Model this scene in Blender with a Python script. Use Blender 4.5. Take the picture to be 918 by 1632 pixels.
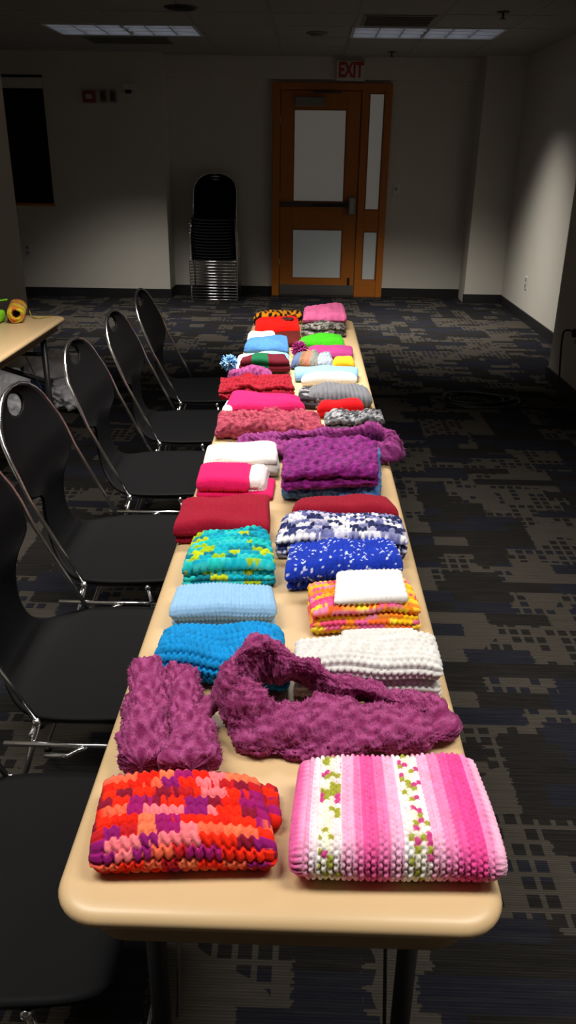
import bpy, bmesh, math, random
import numpy as np
from mathutils import Vector, Matrix

for o in list(bpy.data.objects):
    bpy.data.objects.remove(o, do_unlink=True)
SC = bpy.context.scene
C = SC.collection
PI = math.pi

# ------------------------------------------------------------------ camera, world, exposure
cd = bpy.data.cameras.new('camera'); cam = bpy.data.objects.new('camera', cd); C.objects.link(cam)
F_PX = 1277.0
cd.sensor_fit = 'VERTICAL'; cd.sensor_height = 36.0; cd.sensor_width = 36.0 * 918 / 1632
cd.lens = F_PX / 1632 * 36.0
cd.clip_start = 0.02; cd.clip_end = 60
EYE = 1.425
_d = np.array([(495 - 459) / F_PX, -(252 - 816) / F_PX, 1.0]); _d /= np.linalg.norm(_d)   # room axis seen from the camera
_r = math.radians(0.8)
_x = np.array([math.cos(_r), -math.sin(_r), 0.0]); _x -= _d * _x.dot(_d); _x /= np.linalg.norm(_x)
_z = np.cross(_x, _d)
if _z[1] < 0: _z = -_z
_R = np.array([_x, _d, _z])
cam.matrix_world = Matrix(((_R[0, 0], _R[0, 1], -_R[0, 2], 0), (_R[1, 0], _R[1, 1], -_R[1, 2], 0), (_R[2, 0], _R[2, 1], -_R[2, 2], EYE), (0, 0, 0, 1)))
SC.camera = cam
w = bpy.data.worlds.new('world'); SC.world = w; w.use_nodes = True
w.node_tree.nodes['Background'].inputs[0].default_value = (0.5, 0.55, 0.65, 1)
w.node_tree.nodes['Background'].inputs[1].default_value = 0.001
SC.view_settings.view_transform = 'Standard'; SC.view_settings.look = 'None'
SC.view_settings.exposure = 0.0; SC.view_settings.gamma = 1.0; SC.view_settings.use_curve_mapping = False
CEIL = 2.36
LAMP_A, LAMP_B = 16.5, 35.0      # watts of each troffer of the two lit rows above the tables
LAMP_FAR_L, LAMP_FAR_R = 27.0, 42.0       # watts of each troffer of the far row
SPREAD_A, SPREAD_B, SPREAD_FAR = math.radians(116), math.radians(104), math.radians(90)
COOL = (1.0, 0.95, 0.88)

# ------------------------------------------------------------------ small helpers
def lin(h):
    if isinstance(h, str):
        h = h.lstrip('#'); c = [int(h[i:i + 2], 16) / 255 for i in (0, 2, 4)]
    else: c = h
    return tuple(x / 12.92 if x <= .04045 else ((x + .055) / 1.055) ** 2.4 for x in c)

def tag(o, label=None, cat=None, group=None, kind=None):
    if label: o['label'] = label
    if cat: o['category'] = cat
    if group: o['group'] = group
    if kind: o['kind'] = kind
    return o

def empty(name, loc=(0, 0, 0), rz=0, **k):
    o = bpy.data.objects.new(name, None); C.objects.link(o); o.location = loc; o.rotation_euler = (0, 0, rz); o.empty_display_size = .05
    return tag(o, **k)

def link(name, me, mat=None, parent=None, smooth=False, **k):
    o = bpy.data.objects.new(name, me); C.objects.link(o)
    if mat and not me.materials: me.materials.append(mat)
    if smooth: me.polygons.foreach_set('use_smooth', [True] * len(me.polygons))
    if parent: o.parent = parent
    return tag(o, **k)

def from_bm(name, bm, mat=None, parent=None, smooth=False, **k):
    bmesh.ops.recalc_face_normals(bm, faces=bm.faces)
    me = bpy.data.meshes.new(name); bm.to_mesh(me); bm.free()
    return link(name, me, mat, parent, smooth, **k)

def add_box(bm, lo, hi, bev=0, seg=2):
    r = bmesh.ops.create_cube(bm, size=1)
    for v in r['verts']:
        v.co = Vector([lo[i] + (v.co[i] + .5) * (hi[i] - lo[i]) for i in range(3)])
    if bev:
        es = list({e for v in r['verts'] for e in v.link_edges})
        bmesh.ops.bevel(bm, geom=es, offset=bev, segments=seg, affect='EDGES', profile=.5)
    return bm

def box(name, lo, hi, mat, parent=None, bev=0, seg=2, **k):
    bm = bmesh.new(); add_box(bm, lo, hi, bev, seg)
    return from_bm(name, bm, mat, parent, **k)

def cyl(name, p0, p1, r, mat, parent=None, n=16, r1=None, **k):
    bm = bmesh.new(); add_tube(bm, [p0, p1], r, n, r1=r1)
    return from_bm(name, bm, mat, parent, True, **k)

def add_tube(bm, pts, r, n=10, closed=False, r1=None):
    P = [Vector(p) for p in pts]; m = len(P)
    rings = []
    up = None
    for i, p in enumerate(P):
        if closed: t = (P[(i + 1) % m] - P[i - 1])
        else: t = (P[min(i + 1, m - 1)] - P[max(i - 1, 0)])
        t.normalize()
        if up is None:
            up = t.cross(Vector((0, 0, 1)))
            if up.length < .05: up = t.cross(Vector((1, 0, 0)))
            up.normalize()
        else:
            up = up - t * up.dot(t); up.normalize()
        b = t.cross(up)
        rr = r if r1 is None else r + (r1 - r) * i / (m - 1)
        rings.append([bm.verts.new(p + (up * math.cos(2 * PI * k / n) + b * math.sin(2 * PI * k / n)) * rr) for k in range(n)])
    for i in range(m if closed else m - 1):
        A, B = rings[i], rings[(i + 1) % m]
        for k in range(n): bm.faces.new((A[k], A[(k + 1) % n], B[(k + 1) % n], B[k]))
    if not closed:
        bm.faces.new(rings[0][::-1]); bm.faces.new(rings[-1])

def tube(name, pts, r, mat, parent=None, n=10, closed=False, **k):
    bm = bmesh.new(); add_tube(bm, pts, r, n, closed)
    return from_bm(name, bm, mat, parent, True, **k)

def spline(pts, per=8, closed=False):
    P = [np.array(p, float) for p in pts]; m = len(P); out = []
    rng = range(m if closed else m - 1)
    for i in rng:
        g = (lambda q: P[q % m]) if closed else (lambda q: P[min(max(q, 0), m - 1)])
        p0, p1, p2, p3 = g(i - 1), g(i), g(i + 1), g(i + 2)
        for j in range(per):
            t = j / per
            out.append(.5 * ((2 * p1) + (-p0 + p2) * t + (2 * p0 - 5 * p1 + 4 * p2 - p3) * t * t + (-p0 + 3 * p1 - 3 * p2 + p3) * t ** 3))
    if not closed: out.append(P[-1])
    return [tuple(p) for p in out]

def copy_tree(o, parent=None):
    c = o.copy(); C.objects.link(c); c.parent = parent
    for ch in list(o.children): copy_tree(ch, c)
    return c

# ------------------------------------------------------------------ materials
def newmat(name, col, rough=.6, metal=0, spec=.5, emit=None, estr=0):
    m = bpy.data.materials.new(name); m.use_nodes = True
    b = m.node_tree.nodes['Principled BSDF']
    b.inputs['Base Color'].default_value = (*col, 1); b.inputs['Roughness'].default_value = rough
    b.inputs['Metallic'].default_value = metal; b.inputs['Specular IOR Level'].default_value = spec
    if emit:
        b.inputs['Emission Color'].default_value = (*emit, 1); b.inputs['Emission Strength'].default_value = estr
    return m

class NT:
    def __init__(s, m): s.t = m.node_tree; s.n = s.t.nodes; s.l = s.t.links; s.b = s.n['Principled BSDF']
    def node(s, typ, **k):
        o = s.n.new(typ)
        for a, v in k.items(): setattr(o, a, v)
        return o
    def val(s, sock, v):
        if hasattr(v, 'is_linked') or isinstance(v, bpy.types.NodeSocket): s.l.new(v, sock)
        else: sock.default_value = v
    def math(s, op, a, b=None, c=None):
        o = s.node('ShaderNodeMath', operation=op)
        s.val(o.inputs[0], a)
        if b is not None: s.val(o.inputs[1], b)
        if c is not None: s.val(o.inputs[2], c)
        return o.outputs[0]
    def mix(s, f, a, b, typ='MIX'):
        o = s.node('ShaderNodeMixRGB', blend_type=typ)
        s.val(o.inputs[0], f)
        for i, v in ((1, a), (2, b)):
            if isinstance(v, tuple): o.inputs[i].default_value = (*v[:3], 1)
            else: s.l.new(v, o.inputs[i])
        return o.outputs[0]
    def coords(s, out='Object'): return s.node('ShaderNodeTexCoord').outputs[out]
    def noise(s, vec, scale, detail=2, rough=.5):
        o = s.node('ShaderNodeTexNoise'); s.l.new(vec, o.inputs['Vector']); o.inputs['Scale'].default_value = scale
        o.inputs['Detail'].default_value = detail; o.inputs['Roughness'].default_value = rough
        return o.outputs[0]
    def mapping(s, vec, scale=(1, 1, 1), loc=(0, 0, 0)):
        o = s.node('ShaderNodeMapping'); s.l.new(vec, o.inputs[0]); o.inputs['Scale'].default_value = scale; o.inputs['Location'].default_value = loc
        return o.outputs[0]
    def bump(s, h, strength=.3, dist=.002):
        o = s.node('ShaderNodeBump'); s.l.new(h, o.inputs['Height']); o.inputs['Strength'].default_value = strength; o.inputs['Distance'].default_value = dist
        s.l.new(o.outputs[0], s.b.inputs['Normal'])
    def ramp(s, v, stops):
        o = s.node('ShaderNodeValToRGB'); s.l.new(v, o.inputs[0]); e = o.color_ramp.elements
        while len(e) < len(stops): e.new(.5)
        for el, (p, c) in zip(e, stops): el.position = p; el.color = (*c, 1)
        return o.outputs[0]

def mottled(name, c0, c1, scale, rough=.6, bump=.2, bscale=200, bdist=.001, detail=3, stretch=(1, 1, 1), **k):
    m = newmat(name, c0, rough, **k); t = NT(m)
    v = t.mapping(t.coords(), stretch)
    t.l.new(t.mix(t.noise(v, scale, detail), c0, c1), t.b.inputs['Base Color'])
    if bump: t.bump(t.noise(v, bscale, 3), bump, bdist)
    return m

M = {}
M['wall'] = mottled('wall_paint', (.63, .60, .525), (.59, .56, .49), 3, .75, .15, 250)
M['ceiling_tile'] = mottled('ceiling_tile', (.42, .41, .38), (.32, .31, .29), 90, .9, .5, 160, .002)
M['grid_bar'] = newmat('grid_bar', (.30, .29, .27), .6)
M['baseboard'] = mottled('black_vinyl', (.010, .010, .011), (.016, .016, .017), 8, .5, 0)
M['wood'] = mottled('orange_wood', (.52, .17, .020), (.42, .125, .014), 6, .42, .08, 60, stretch=(9, 9, .7))
M['wood_dark'] = mottled('wood_bead', (.30, .09, .016), (.24, .07, .012), 6, .5, 0, stretch=(9, 9, .7))
M['steel'] = mottled('brushed_steel', (.50, .50, .50), (.42, .42, .42), 40, .38, 0, metal=1, stretch=(1, 1, 20))
M['dark_steel'] = newmat('dark_steel', (.09, .09, .085), .4, .7)
M['black_metal'] = mottled('black_powder_coat', (.008, .008, .009), (.012, .012, .013), 30, .45, 0)
M['chrome'] = newmat('chrome', (.74, .74, .76), .2, 1)
M['white_metal'] = newmat('white_enamel', (.72, .73, .75), .4)
M['lens'] = newmat('lamp_tube', (.9, .9, .9), .5, emit=(.80, .86, 1.0), estr=.60)
M['black_hole'] = newmat('matt_black', (.008, .008, .008), .8)
M['grey_plastic'] = newmat('grey_plastic', (.22, .22, .20), .5)
M['red_plastic'] = newmat('red_plastic', (.30, .05, .035), .45)
M['white_plastic'] = newmat('white_plastic', (.62, .61, .56), .45)
M['night_glass'] = newmat('night_glass', (.003, .003, .004), .08, spec=.35)
M['exit_red'] = newmat('exit_red', (.45, .03, .02), .5)
M['cord'] = newmat('cord_rubber', (.007, .007, .007), .5)

def pane_mat(name, col, strength):
    m = newmat(name, (.55, .55, .52), .5, emit=col, estr=strength); t = NT(m)
    t.bump(t.noise(t.coords(), 140, 2), .25, .002)
    return m
M['pane_upper'] = pane_mat('frosted_glass_warm', (1.0, .93, .84), .05)
M['pane_lower'] = pane_mat('frosted_glass_cool', (.88, 1.0, .96), .04)

# black chair plastic with a fine grain
m = newmat('black_chair_plastic', (.006, .006, .0065), .55, spec=.05); t = NT(m)
t.bump(t.noise(t.coords(), 900, 2), .25, .0006); M['chair_plastic'] = m

# beige table laminate
m = newmat('beige_laminate', (.62, .44, .235), .34, spec=.4); t = NT(m)
n1 = t.noise(t.coords(), 5, 4); t.l.new(t.mix(n1, (.64, .455, .245), (.58, .405, .215)), t.b.inputs['Base Color'])
t.bump(t.noise(t.coords(), 700, 2), .08, .0004); M['table'] = m
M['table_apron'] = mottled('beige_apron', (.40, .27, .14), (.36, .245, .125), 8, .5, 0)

# patterned carpet: blocks of charcoal and navy, brown lattice with small dark rectangles, fine ribs
m = newmat('patterned_carpet', (.05, .05, .05), 1.0, spec=0.0); t = NT(m)
co = t.coords(); sp = t.node('ShaderNodeSeparateXYZ'); t.l.new(co, sp.inputs[0]); X, Y = sp.outputs[0], sp.outputs[1]
def wn(x, y, z=0.0):
    cb = t.node('ShaderNodeCombineXYZ'); t.val(cb.inputs[0], x); t.val(cb.inputs[1], y); cb.inputs[2].default_value = z
    o = t.node('ShaderNodeTexWhiteNoise', noise_dimensions='3D'); t.l.new(cb.outputs[0], o.inputs['Vector']); return o.outputs['Value']
def cell(v, size): return t.math('FLOOR', t.math('DIVIDE', v, size))
def frac(v, size): return t.math('FRACT', t.math('DIVIDE', v, size))
def gt(a, b): return t.math('GREATER_THAN', a, b)
def mul(a, b): return t.math('MULTIPLY', a, b)
# big blocks, each row of blocks shifted sideways
XO = X; yrow = cell(Y, .0062); X = t.math('ADD', X, t.math('MULTIPLY', t.math('SUBTRACT', wn(yrow, 0, 11.0), .5), .010))
r1 = cell(Y, .075); xs = t.math('ADD', X, mul(wn(r1, 0, 3.0), .6))
blk = wn(cell(xs, .21), r1, 1.0)
c2 = cell(X, .135); ys = t.math('ADD', Y, mul(wn(c2, 0, 7.0), .9))
blk2 = wn(c2, cell(ys, .31), 5.0)
solid = t.math('MAXIMUM', gt(blk, .62), gt(blk2, .66))
# lattice of small rectangles
cx = cell(XO, .040); ry = cell(Y, .046)
small = gt(wn(cx, ry, 2.0), .36)
inside = mul(mul(gt(frac(XO, .040), .30), gt(frac(Y, .046), .28)), small)
patch = gt(t.noise(t.mapping(co, (1, 1, 1)), 3.2, 1), .46)
inside = mul(inside, patch)
dark = t.math('MAXIMUM', inside, solid)
streak = t.noise(t.mapping(co, (5, 150, 1)), 1.0, 3, .7)
st2 = t.noise(t.mapping(co, (14, 320, 1)), 1.0, 2, .7)
brown = t.mix(streak, (.030, .026, .021), (.102, .090, .074))
tone = wn(cell(xs, .21), r1, 9.0)
navy = t.mix(gt(tone, .5), (.007, .007, .0075), (.006, .009, .021))
navy = t.mix(t.math('MULTIPLY', streak, .22), navy, (.04, .036, .033))
col = t.mix(mul(dark, t.math('MULTIPLY_ADD', streak, -.5, 1.12)), brown, navy)
rib = t.math('SINE', t.math('MULTIPLY', Y, 2 * PI / .0062))
ribv = t.math('MULTIPLY_ADD', rib, .16, .84)
cc = t.node('ShaderNodeCombineXYZ'); [t.l.new(ribv, cc.inputs[i]) for i in range(3)]
col = t.mix(1.0, col, cc.outputs[0], 'MULTIPLY')
col = t.mix(t.math('MULTIPLY', st2, .35), col, (.02, .02, .02))
t.l.new(col, t.b.inputs['Base Color'])
t.bump(t.math('ADD', rib, t.noise(co, 500, 2)), .5, .002)
M['carpet'] = m

def knit_mat(name, rough=.9, sheen=.04, fibre=900, bump=.6, var=.25):
    m = newmat(name, (.5, .5, .5), rough, spec=.15); t = NT(m)
    a = t.node('ShaderNodeAttribute', attribute_name='yarn'); co = t.coords()
    n = t.noise(co, fibre, 3, .6)
    f = t.math('MULTIPLY_ADD', n, var * 2, 1 - var)
    cb = t.node('ShaderNodeCombineXYZ'); [t.l.new(f, cb.inputs[i]) for i in range(3)]
    t.l.new(t.mix(1.0, a.outputs['Color'], cb.outputs[0], 'MULTIPLY'), t.b.inputs['Base Color'])
    t.b.inputs['Sheen Weight'].default_value = sheen; t.b.inputs['Sheen Roughness'].default_value = .5
    t.bump(n, bump, .0015)
    return m
M['wool'] = knit_mat('knit_wool')
M['mohair'] = knit_mat('knit_mohair', .95, .06, 420, 1.0, .55)
M['chenille'] = knit_mat('knit_chenille', .6, .08, 420, 1.0, .35)

# ------------------------------------------------------------------ room
Y_SEG, Y_REC = 8.97, 9.32          # wall beside the alcove, wall of the alcove with the door
XL_NEAR, XR_NEAR, Y_STEP = -1.945, 1.72, 5.66
XL_FAR, XR_FAR = -3.75, 2.10
ALC0, ALC1 = -1.50, 1.70
Y_BACK = -1.6
def struct(name, lo, hi, mat, **k): return box(name, lo, hi, mat, kind='structure', **k)
struct('floor', (-4.2, Y_BACK - .2, -.10), (2.6, 9.8, 0), M['carpet'])
ceiling = struct('ceiling', (-4.2, Y_BACK - .2, CEIL + .10), (2.6, 9.8, CEIL + .2), M['grid_bar'])
struct('wall_back', (ALC0 - .02, Y_REC, 0), (ALC1 + .02, Y_REC + .2, CEIL + .1), M['wall'])
# wall left of the alcove, pierced by the window
WX0, WX1, WZ0, WZ1 = -3.46, -2.69, .955, 2.15
bm = bmesh.new()
for lo, hi in (((XL_FAR, Y_SEG, 0), (ALC0, Y_SEG + .35, WZ0)), ((XL_FAR, Y_SEG, WZ1), (ALC0, Y_SEG + .35, CEIL + .1)),
               ((XL_FAR, Y_SEG, WZ0), (WX0, Y_SEG + .35, WZ1)), ((WX1, Y_SEG, WZ0), (ALC0, Y_SEG + .35, WZ1))): add_box(bm, lo, hi)
from_bm('wall_back_left', bm, M['wall'], kind='structure')
struct('wall_back_right', (ALC1, Y_SEG, 0), (XR_FAR + .02, Y_SEG + .35, CEIL + .1), M['wall'])
struct('wall_bulkhead', (ALC0 - .01, Y_REC - .10, 2.16), (ALC1 + .01, Y_REC + .01, CEIL + .1), M['wall'])
struct('wall_right_far', (XR_FAR, Y_STEP - .1, 0), (XR_FAR + .2, Y_REC, CEIL + .1), M['wall'])
struct('wall_right_near', (XR_NEAR, Y_BACK, 0), (XR_FAR + .2, Y_STEP, CEIL + .1), M['wall'])
struct('wall_left_far', (XL_FAR - .2, Y_STEP - .3, 0), (XL_FAR, Y_SEG + .2, CEIL + .1), M['wall'])
struct('wall_left_near', (XL_FAR - .2, Y_BACK, 0), (XL_NEAR, Y_STEP - .03, CEIL + .1), M['wall'])
struct('wall_front', (XL_FAR - .2, Y_BACK - .2, 0), (XR_FAR + .2, Y_BACK, CEIL + .1), M['wall'])
BH, BT = .095, .012
struct('baseboard_back_left', (XL_FAR, Y_SEG - BT, 0), (ALC0 + BT, Y_SEG, BH), M['baseboard'])
struct('baseboard_alcove_side', (ALC0, Y_SEG, 0), (ALC0 + BT, Y_REC, BH), M['baseboard'])
struct('baseboard_back', (ALC0, Y_REC - BT, 0), (-.405, Y_REC, BH), M['baseboard'])
struct('baseboard_back_centre', (.825, Y_REC - BT, 0), (ALC1, Y_REC, BH), M['baseboard'])
struct('baseboard_back_right', (ALC1 - BT, Y_SEG - BT, 0), (XR_FAR, Y_SEG, BH), M['baseboard'])
struct('baseboard_right_far', (XR_FAR - BT, Y_STEP, 0), (XR_FAR, Y_SEG, BH), M['baseboard'])
struct('baseboard_right_near', (XR_NEAR - BT, Y_BACK, 0), (XR_NEAR, Y_STEP + BT, BH), M['baseboard'])
struct('baseboard_left_near', (XL_NEAR, Y_BACK, 0), (XL_NEAR + BT, Y_STEP - .03 + BT, BH), M['baseboard'])
struct('baseboard_left_far', (XL_FAR, Y_STEP, 0), (XL_FAR + BT, Y_SEG, BH), M['baseboard'])

# ceiling tiles in a dropped grid; every tile its own part
TS = .61; GX0, GY0 = .30, 7.20
tile_me = None
light_cells = set()
FIX = [(-2.14, 7.20), (.30, 7.20), (-1.53, .49), (.30, .49), (-.92, 2.32)]
for fx, fy in FIX:
    i0 = round((fx - GX0) / TS); j0 = round((fy - GY0) / TS)
    light_cells |= {(i0, j0), (i0 + 1, j0)}
bm = bmesh.new(); add_box(bm, (.012, .012, 0), (TS - .012, TS - .012, .015), .004, 1)
bmesh.ops.recalc_face_normals(bm, faces=bm.faces); tile_me = bpy.data.meshes.new('ceiling_tile'); bm.to_mesh(tile_me); bm.free(); tile_me.materials.append(M['ceiling_tile'])
for i in range(-7, 4):
    for j in range(-15, 5):
        if (i, j) in light_cells: continue
        o = link('ceiling_tile', tile_me, None, ceiling); o.location = (GX0 + i * TS, GY0 + j * TS, CEIL)
for i in range(-7, 5): box('grid_bar', (GX0 + i * TS - .012, Y_BACK, CEIL + .004), (GX0 + i * TS + .012, 9.3, CEIL + .03), M['grid_bar'], ceiling)
for j in range(-14, 4): box('grid_bar', (-3.7, GY0 + j * TS - .012, CEIL + .005), (2.1, GY0 + j * TS + .012, CEIL + .029), M['grid_bar'], ceiling)

# ------------------------------------------------------------------ ceiling troffers with louvres
def troffer(x, y, watts, spread, label):
    r = empty('ceiling_light', (x, y, CEIL), label=label, cat='ceiling light', group='louvred ceiling lights')
    W, D, Hh = 2 * TS, TS, .095
    bm = bmesh.new()
    add_box(bm, (.01, .01, Hh - .004), (W - .01, D - .01, Hh))
    for lo, hi in (((.01, .01, 0), (.014, D - .01, Hh)), ((W - .014, .01, 0), (W - .01, D - .01, Hh)), ((.01, .01, 0), (W - .01, .014, Hh)), ((.01, D - .014, 0), (W - .01, D - .01, Hh))): add_box(bm, lo, hi)
    from_bm('housing', bm, M['white_metal'], r)
    bm = bmesh.new()
    for lo, hi in (((.005, .005, -.006), (W - .005, .03, .004)), ((.005, D - .03, -.006), (W - .005, D - .005, .004)), ((.005, .03, -.006), (.03, D - .03, .004)), ((W - .03, .03, -.006), (W - .005, D - .03, .004))): add_box(bm, lo, hi)
    from_bm('trim_frame', bm, M['white_metal'], r)
    for k in range(1, 6):
        bx = .03 + (W - .06) * k / 6; bm = bmesh.new(); add_box(bm, (bx - .005, .03, 0), (bx + .005, D - .03, .05)); from_bm('louvre_blade', bm, M['white_metal'], r)
    for k in range(1, 3):
        by = .03 + (D - .06) * k / 3; bm = bmesh.new(); add_box(bm, (.03, by - .006, 0), (W - .03, by + .006, .05)); from_bm('louvre_rail', bm, M['white_metal'], r)
    for k in range(3):
        ty = .03 + (D - .06) * (k + .5) / 3; cyl('lamp_tube', (.04, ty, .072), (W - .04, ty, .072), .014, M['lens'], r, 10)
    ld = bpy.data.lights.new('lamp', 'AREA'); ld.shape = 'RECTANGLE'; ld.size = W - .1; ld.size_y = D - .1
    ld.energy = watts; ld.color = COOL; ld.spread = spread
    lo = bpy.data.objects.new('lamp', ld); C.objects.link(lo); lo.parent = r; lo.location = (W / 2, D / 2, -.012)
    return r
troffer(*FIX[0], LAMP_FAR_L, SPREAD_FAR, 'louvred ceiling light on the left, above the wall with the window')
troffer(*FIX[1], LAMP_FAR_R, SPREAD_FAR, 'louvred ceiling light on the right, in front of the exit sign')
troffer(*FIX[2], LAMP_A, SPREAD_A, 'louvred ceiling light over the nearest black chair')
troffer(*FIX[3], LAMP_A, SPREAD_A, 'louvred ceiling light over the carpet right of the near table end')
troffer(*FIX[4], LAMP_B, SPREAD_B, 'louvred ceiling light over the middle of the long table')

# ceiling fittings
def vent(x, y, sx, sy, label):
    r = empty('air_vent', (x, y, CEIL), label=label, cat='vent')
    bm = bmesh.new()
    for lo, hi in (((0, 0, -.008), (sx, .02, 0)), ((0, sy - .02, -.008), (sx, sy, 0)), ((0, .02, -.008), (.02, sy - .02, 0)), ((sx - .02, .02, -.008), (sx, sy - .02, 0))): add_box(bm, lo, hi)
    from_bm('frame', bm, M['grey_plastic'], r)
    box('backing', (.02, .02, -.002), (sx - .02, sy - .02, 0), M['black_hole'], r)
    n = 7
    for k in range(n):
        yy = .03 + (sy - .06) * k / (n - 1); box('slat', (.02, yy - .006, -.007), (sx - .02, yy + .006, -.003), M['grey_plastic'], r)
vent(.36, 6.62, .52, .5, 'dark slatted air vent in the ceiling in front of the right light')
vent(-2.0, 7.92, .75, .42, 'dark slatted air vent in the ceiling behind the left light')
def sprinkler(x, y, label):
    r = empty('sprinkler', (x, y, CEIL), label=label, cat='sprinkler', group='ceiling sprinklers')
    cyl('cover_plate', (0, 0, -.006), (0, 0, 0), .045, M['dark_steel'], r, 20)
    cyl('stem', (0, 0, -.04), (0, 0, -.006), .009, M['dark_steel'], r, 10)
    cyl('deflector', (0, 0, -.044), (0, 0, -.04), .022, M['dark_steel'], r, 14)
sprinkler(.75, 8.75, 'small dark sprinkler head between the right light and the alcove')
sprinkler(1.30, 6.45, 'small dark sprinkler head nearer the camera than the right light')
r = empty('ceiling_speaker', (-.91, 6.40, CEIL), label='dark round speaker grille in the ceiling beside the left light', cat='speaker')
cyl('rim', (0, 0, -.008), (0, 0, 0), .115, M['dark_steel'], r, 28); cyl('grille', (0, 0, -.012), (0, 0, -.008), .095, M['black_hole'], r, 28)
r = empty('smoke_detector', (.03, 7.55, CEIL), label='flat round detector on the ceiling tile between the two lights', cat='detector')
cyl('base_plate', (0, 0, -.012), (0, 0, 0), .085, M['grey_plastic'], r, 24); cyl('dome', (0, 0, -.03), (0, 0, -.012), .045, M['grey_plastic'], r, 24, r1=.06)

# ------------------------------------------------------------------ door with sidelight
DY = Y_REC
door = empty('door_1', (0, DY, 0), kind='structure', label='orange wooden door with frosted panes and a sidelight')
DX = [-.405, -.308, .512, .588, .752, .826]   # frame | leaf | mullion | sidelight | frame
DZ = 2.13
def dbox(name, x0, x1, z0, z1, y0, y1, mat, parent=None, bev=.003): return box(name, (x0, y0, z0), (x1, y1, z1), mat, parent or door, bev, 1)
dbox('jamb', -.405, -.325, 0, DZ, -.07, 0, M['wood']); dbox('jamb', .755, .826, 0, DZ, -.07, 0, M['wood']); dbox('mullion', .517, .590, 0, 2.065, -.07, 0, M['wood'])
dbox('head', -.325, .755, 2.065, DZ, -.07, 0, M['wood'])
leaf = empty('door_leaf'); leaf.parent = door
L0, L1_ = -.318, .510
P1 = (-.185, .368, .99, 1.89); P2 = (-.182, .362, .19, .715)
for nm, a in (('stile', (L0, -.185, .012, 2.058)), ('stile', (.368, L1_, .012, 2.058)), ('rail', (-.185, .368, 1.89, 2.058)), ('rail', (-.185, .368, .715, .99)), ('rail', (-.185, .368, .012, .19))):
    dbox(nm, *a, -.050, -.008, M['wood'], leaf, .002)
def pane(parent, x0, x1, z0, z1, mat):
    dbox('pane', x0, x1, z0, z1, -.034, -.026, mat, parent, 0)
    for nm, a in (('bead', (x0, x1, z1 - .012, z1)), ('bead', (x0, x1, z0, z0 + .012)), ('bead', (x0, x0 + .012, z0 + .012, z1 - .012)), ('bead', (x1 - .012, x1, z0 + .012, z1 - .012))):
        dbox(nm, *a, -.046, -.0345, M['wood_dark'], parent, .002)
pane(leaf, *P1, M['pane_upper']); pane(leaf, -.185, .368, P2[2], P2[3], M['pane_lower'])
dbox('kick_plate', L0 + .004, L1_ - .004, .015, .125, -.0525, -.0501, M['steel'], leaf, 0)
dbox('door_closer', -.178, .135, 1.915, 2.0, -.105, -.0501, M['grey_plastic'], leaf, .008)
dbox('closer_arm', .02, .30, 2.035, 2.05, -.12, -.075, M['dark_steel'], leaf, .003)
dbox('panic_bar', -.30, .43, .945, .985, -.105, -.065, M['dark_steel'], leaf, .008)
dbox('panic_bar_bracket', -.305, -.27, .94, .99, -.07, -.0501, M['dark_steel'], leaf, .003)
dbox('push_pad', .03, .40, .950, .982, -.115, -.1052, M['black_metal'], leaf, .004)
dbox('latch_box', .418, .492, .865, 1.05, -.12, -.0501, M['steel'], leaf, .012)
cyl('hinge', (L0 - .006, -.058, .30), (L0 - .006, -.058, .40), .008, M['steel'], leaf); cyl('hinge', (L0 - .006, -.058, 1.0), (L0 - .006, -.058, 1.1), .008, M['steel'], leaf); cyl('hinge', (L0 - .006, -.058, 1.75), (L0 - .006, -.058, 1.85), .008, M['steel'], leaf)
dbox('floor_stop', .44, .465, .13, .21, -.075, -.0501, M['black_metal'], leaf, .004)
side = empty('sidelight'); side.parent = door
for a in ((.590, .755, 2.045, 2.065), (.590, .755, .70, .915), (.590, .755, 0, .18)): dbox('rail', *a, -.058, -.008, M['wood'], side, .002)
pane(side, .592, .753, .915, 2.045, M['pane_upper']); pane(side, .592, .753, .18, .70, M['pane_lower'])
struct('trim_1', (-.33, DY - .06, 0), (.52, DY - .002, .010), M['dark_steel'])

# EXIT sign on the bulkhead
ex = empty('exit_sign', (.385, Y_REC - .10, 2.235), label='exit sign with red letters above the wooden door', cat='sign')
box('housing', (-.145, -.045, -.09), (.145, 0, .09), M['white_plastic'], ex, .006)
def text_mesh(name, body, size, mat, parent, loc, depth=.002, squeeze=1):
    cu = bpy.data.curves.new(name, 'FONT'); cu.body = body; cu.size = size; cu.extrude = depth; cu.align_x = 'CENTER'; cu.align_y = 'CENTER'; cu.offset = size * .035
    to = bpy.data.objects.new(name + '_curve', cu); C.objects.link(to)
    dg = bpy.context.evaluated_depsgraph_get(); me = bpy.data.meshes.new_from_object(to.evaluated_get(dg))
    bpy.data.objects.remove(to, do_unlink=True)
    o = link(name, me, mat, parent); me.materials.clear(); me.materials.append(mat)
    o.location = loc; o.rotation_euler = (PI / 2, 0, 0); o.scale = (squeeze, 1, 1)
    return o
text_mesh('lettering', 'EXIT', .185, M['exit_red'], ex, (0, -.047, 0), squeeze=.66)

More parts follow.
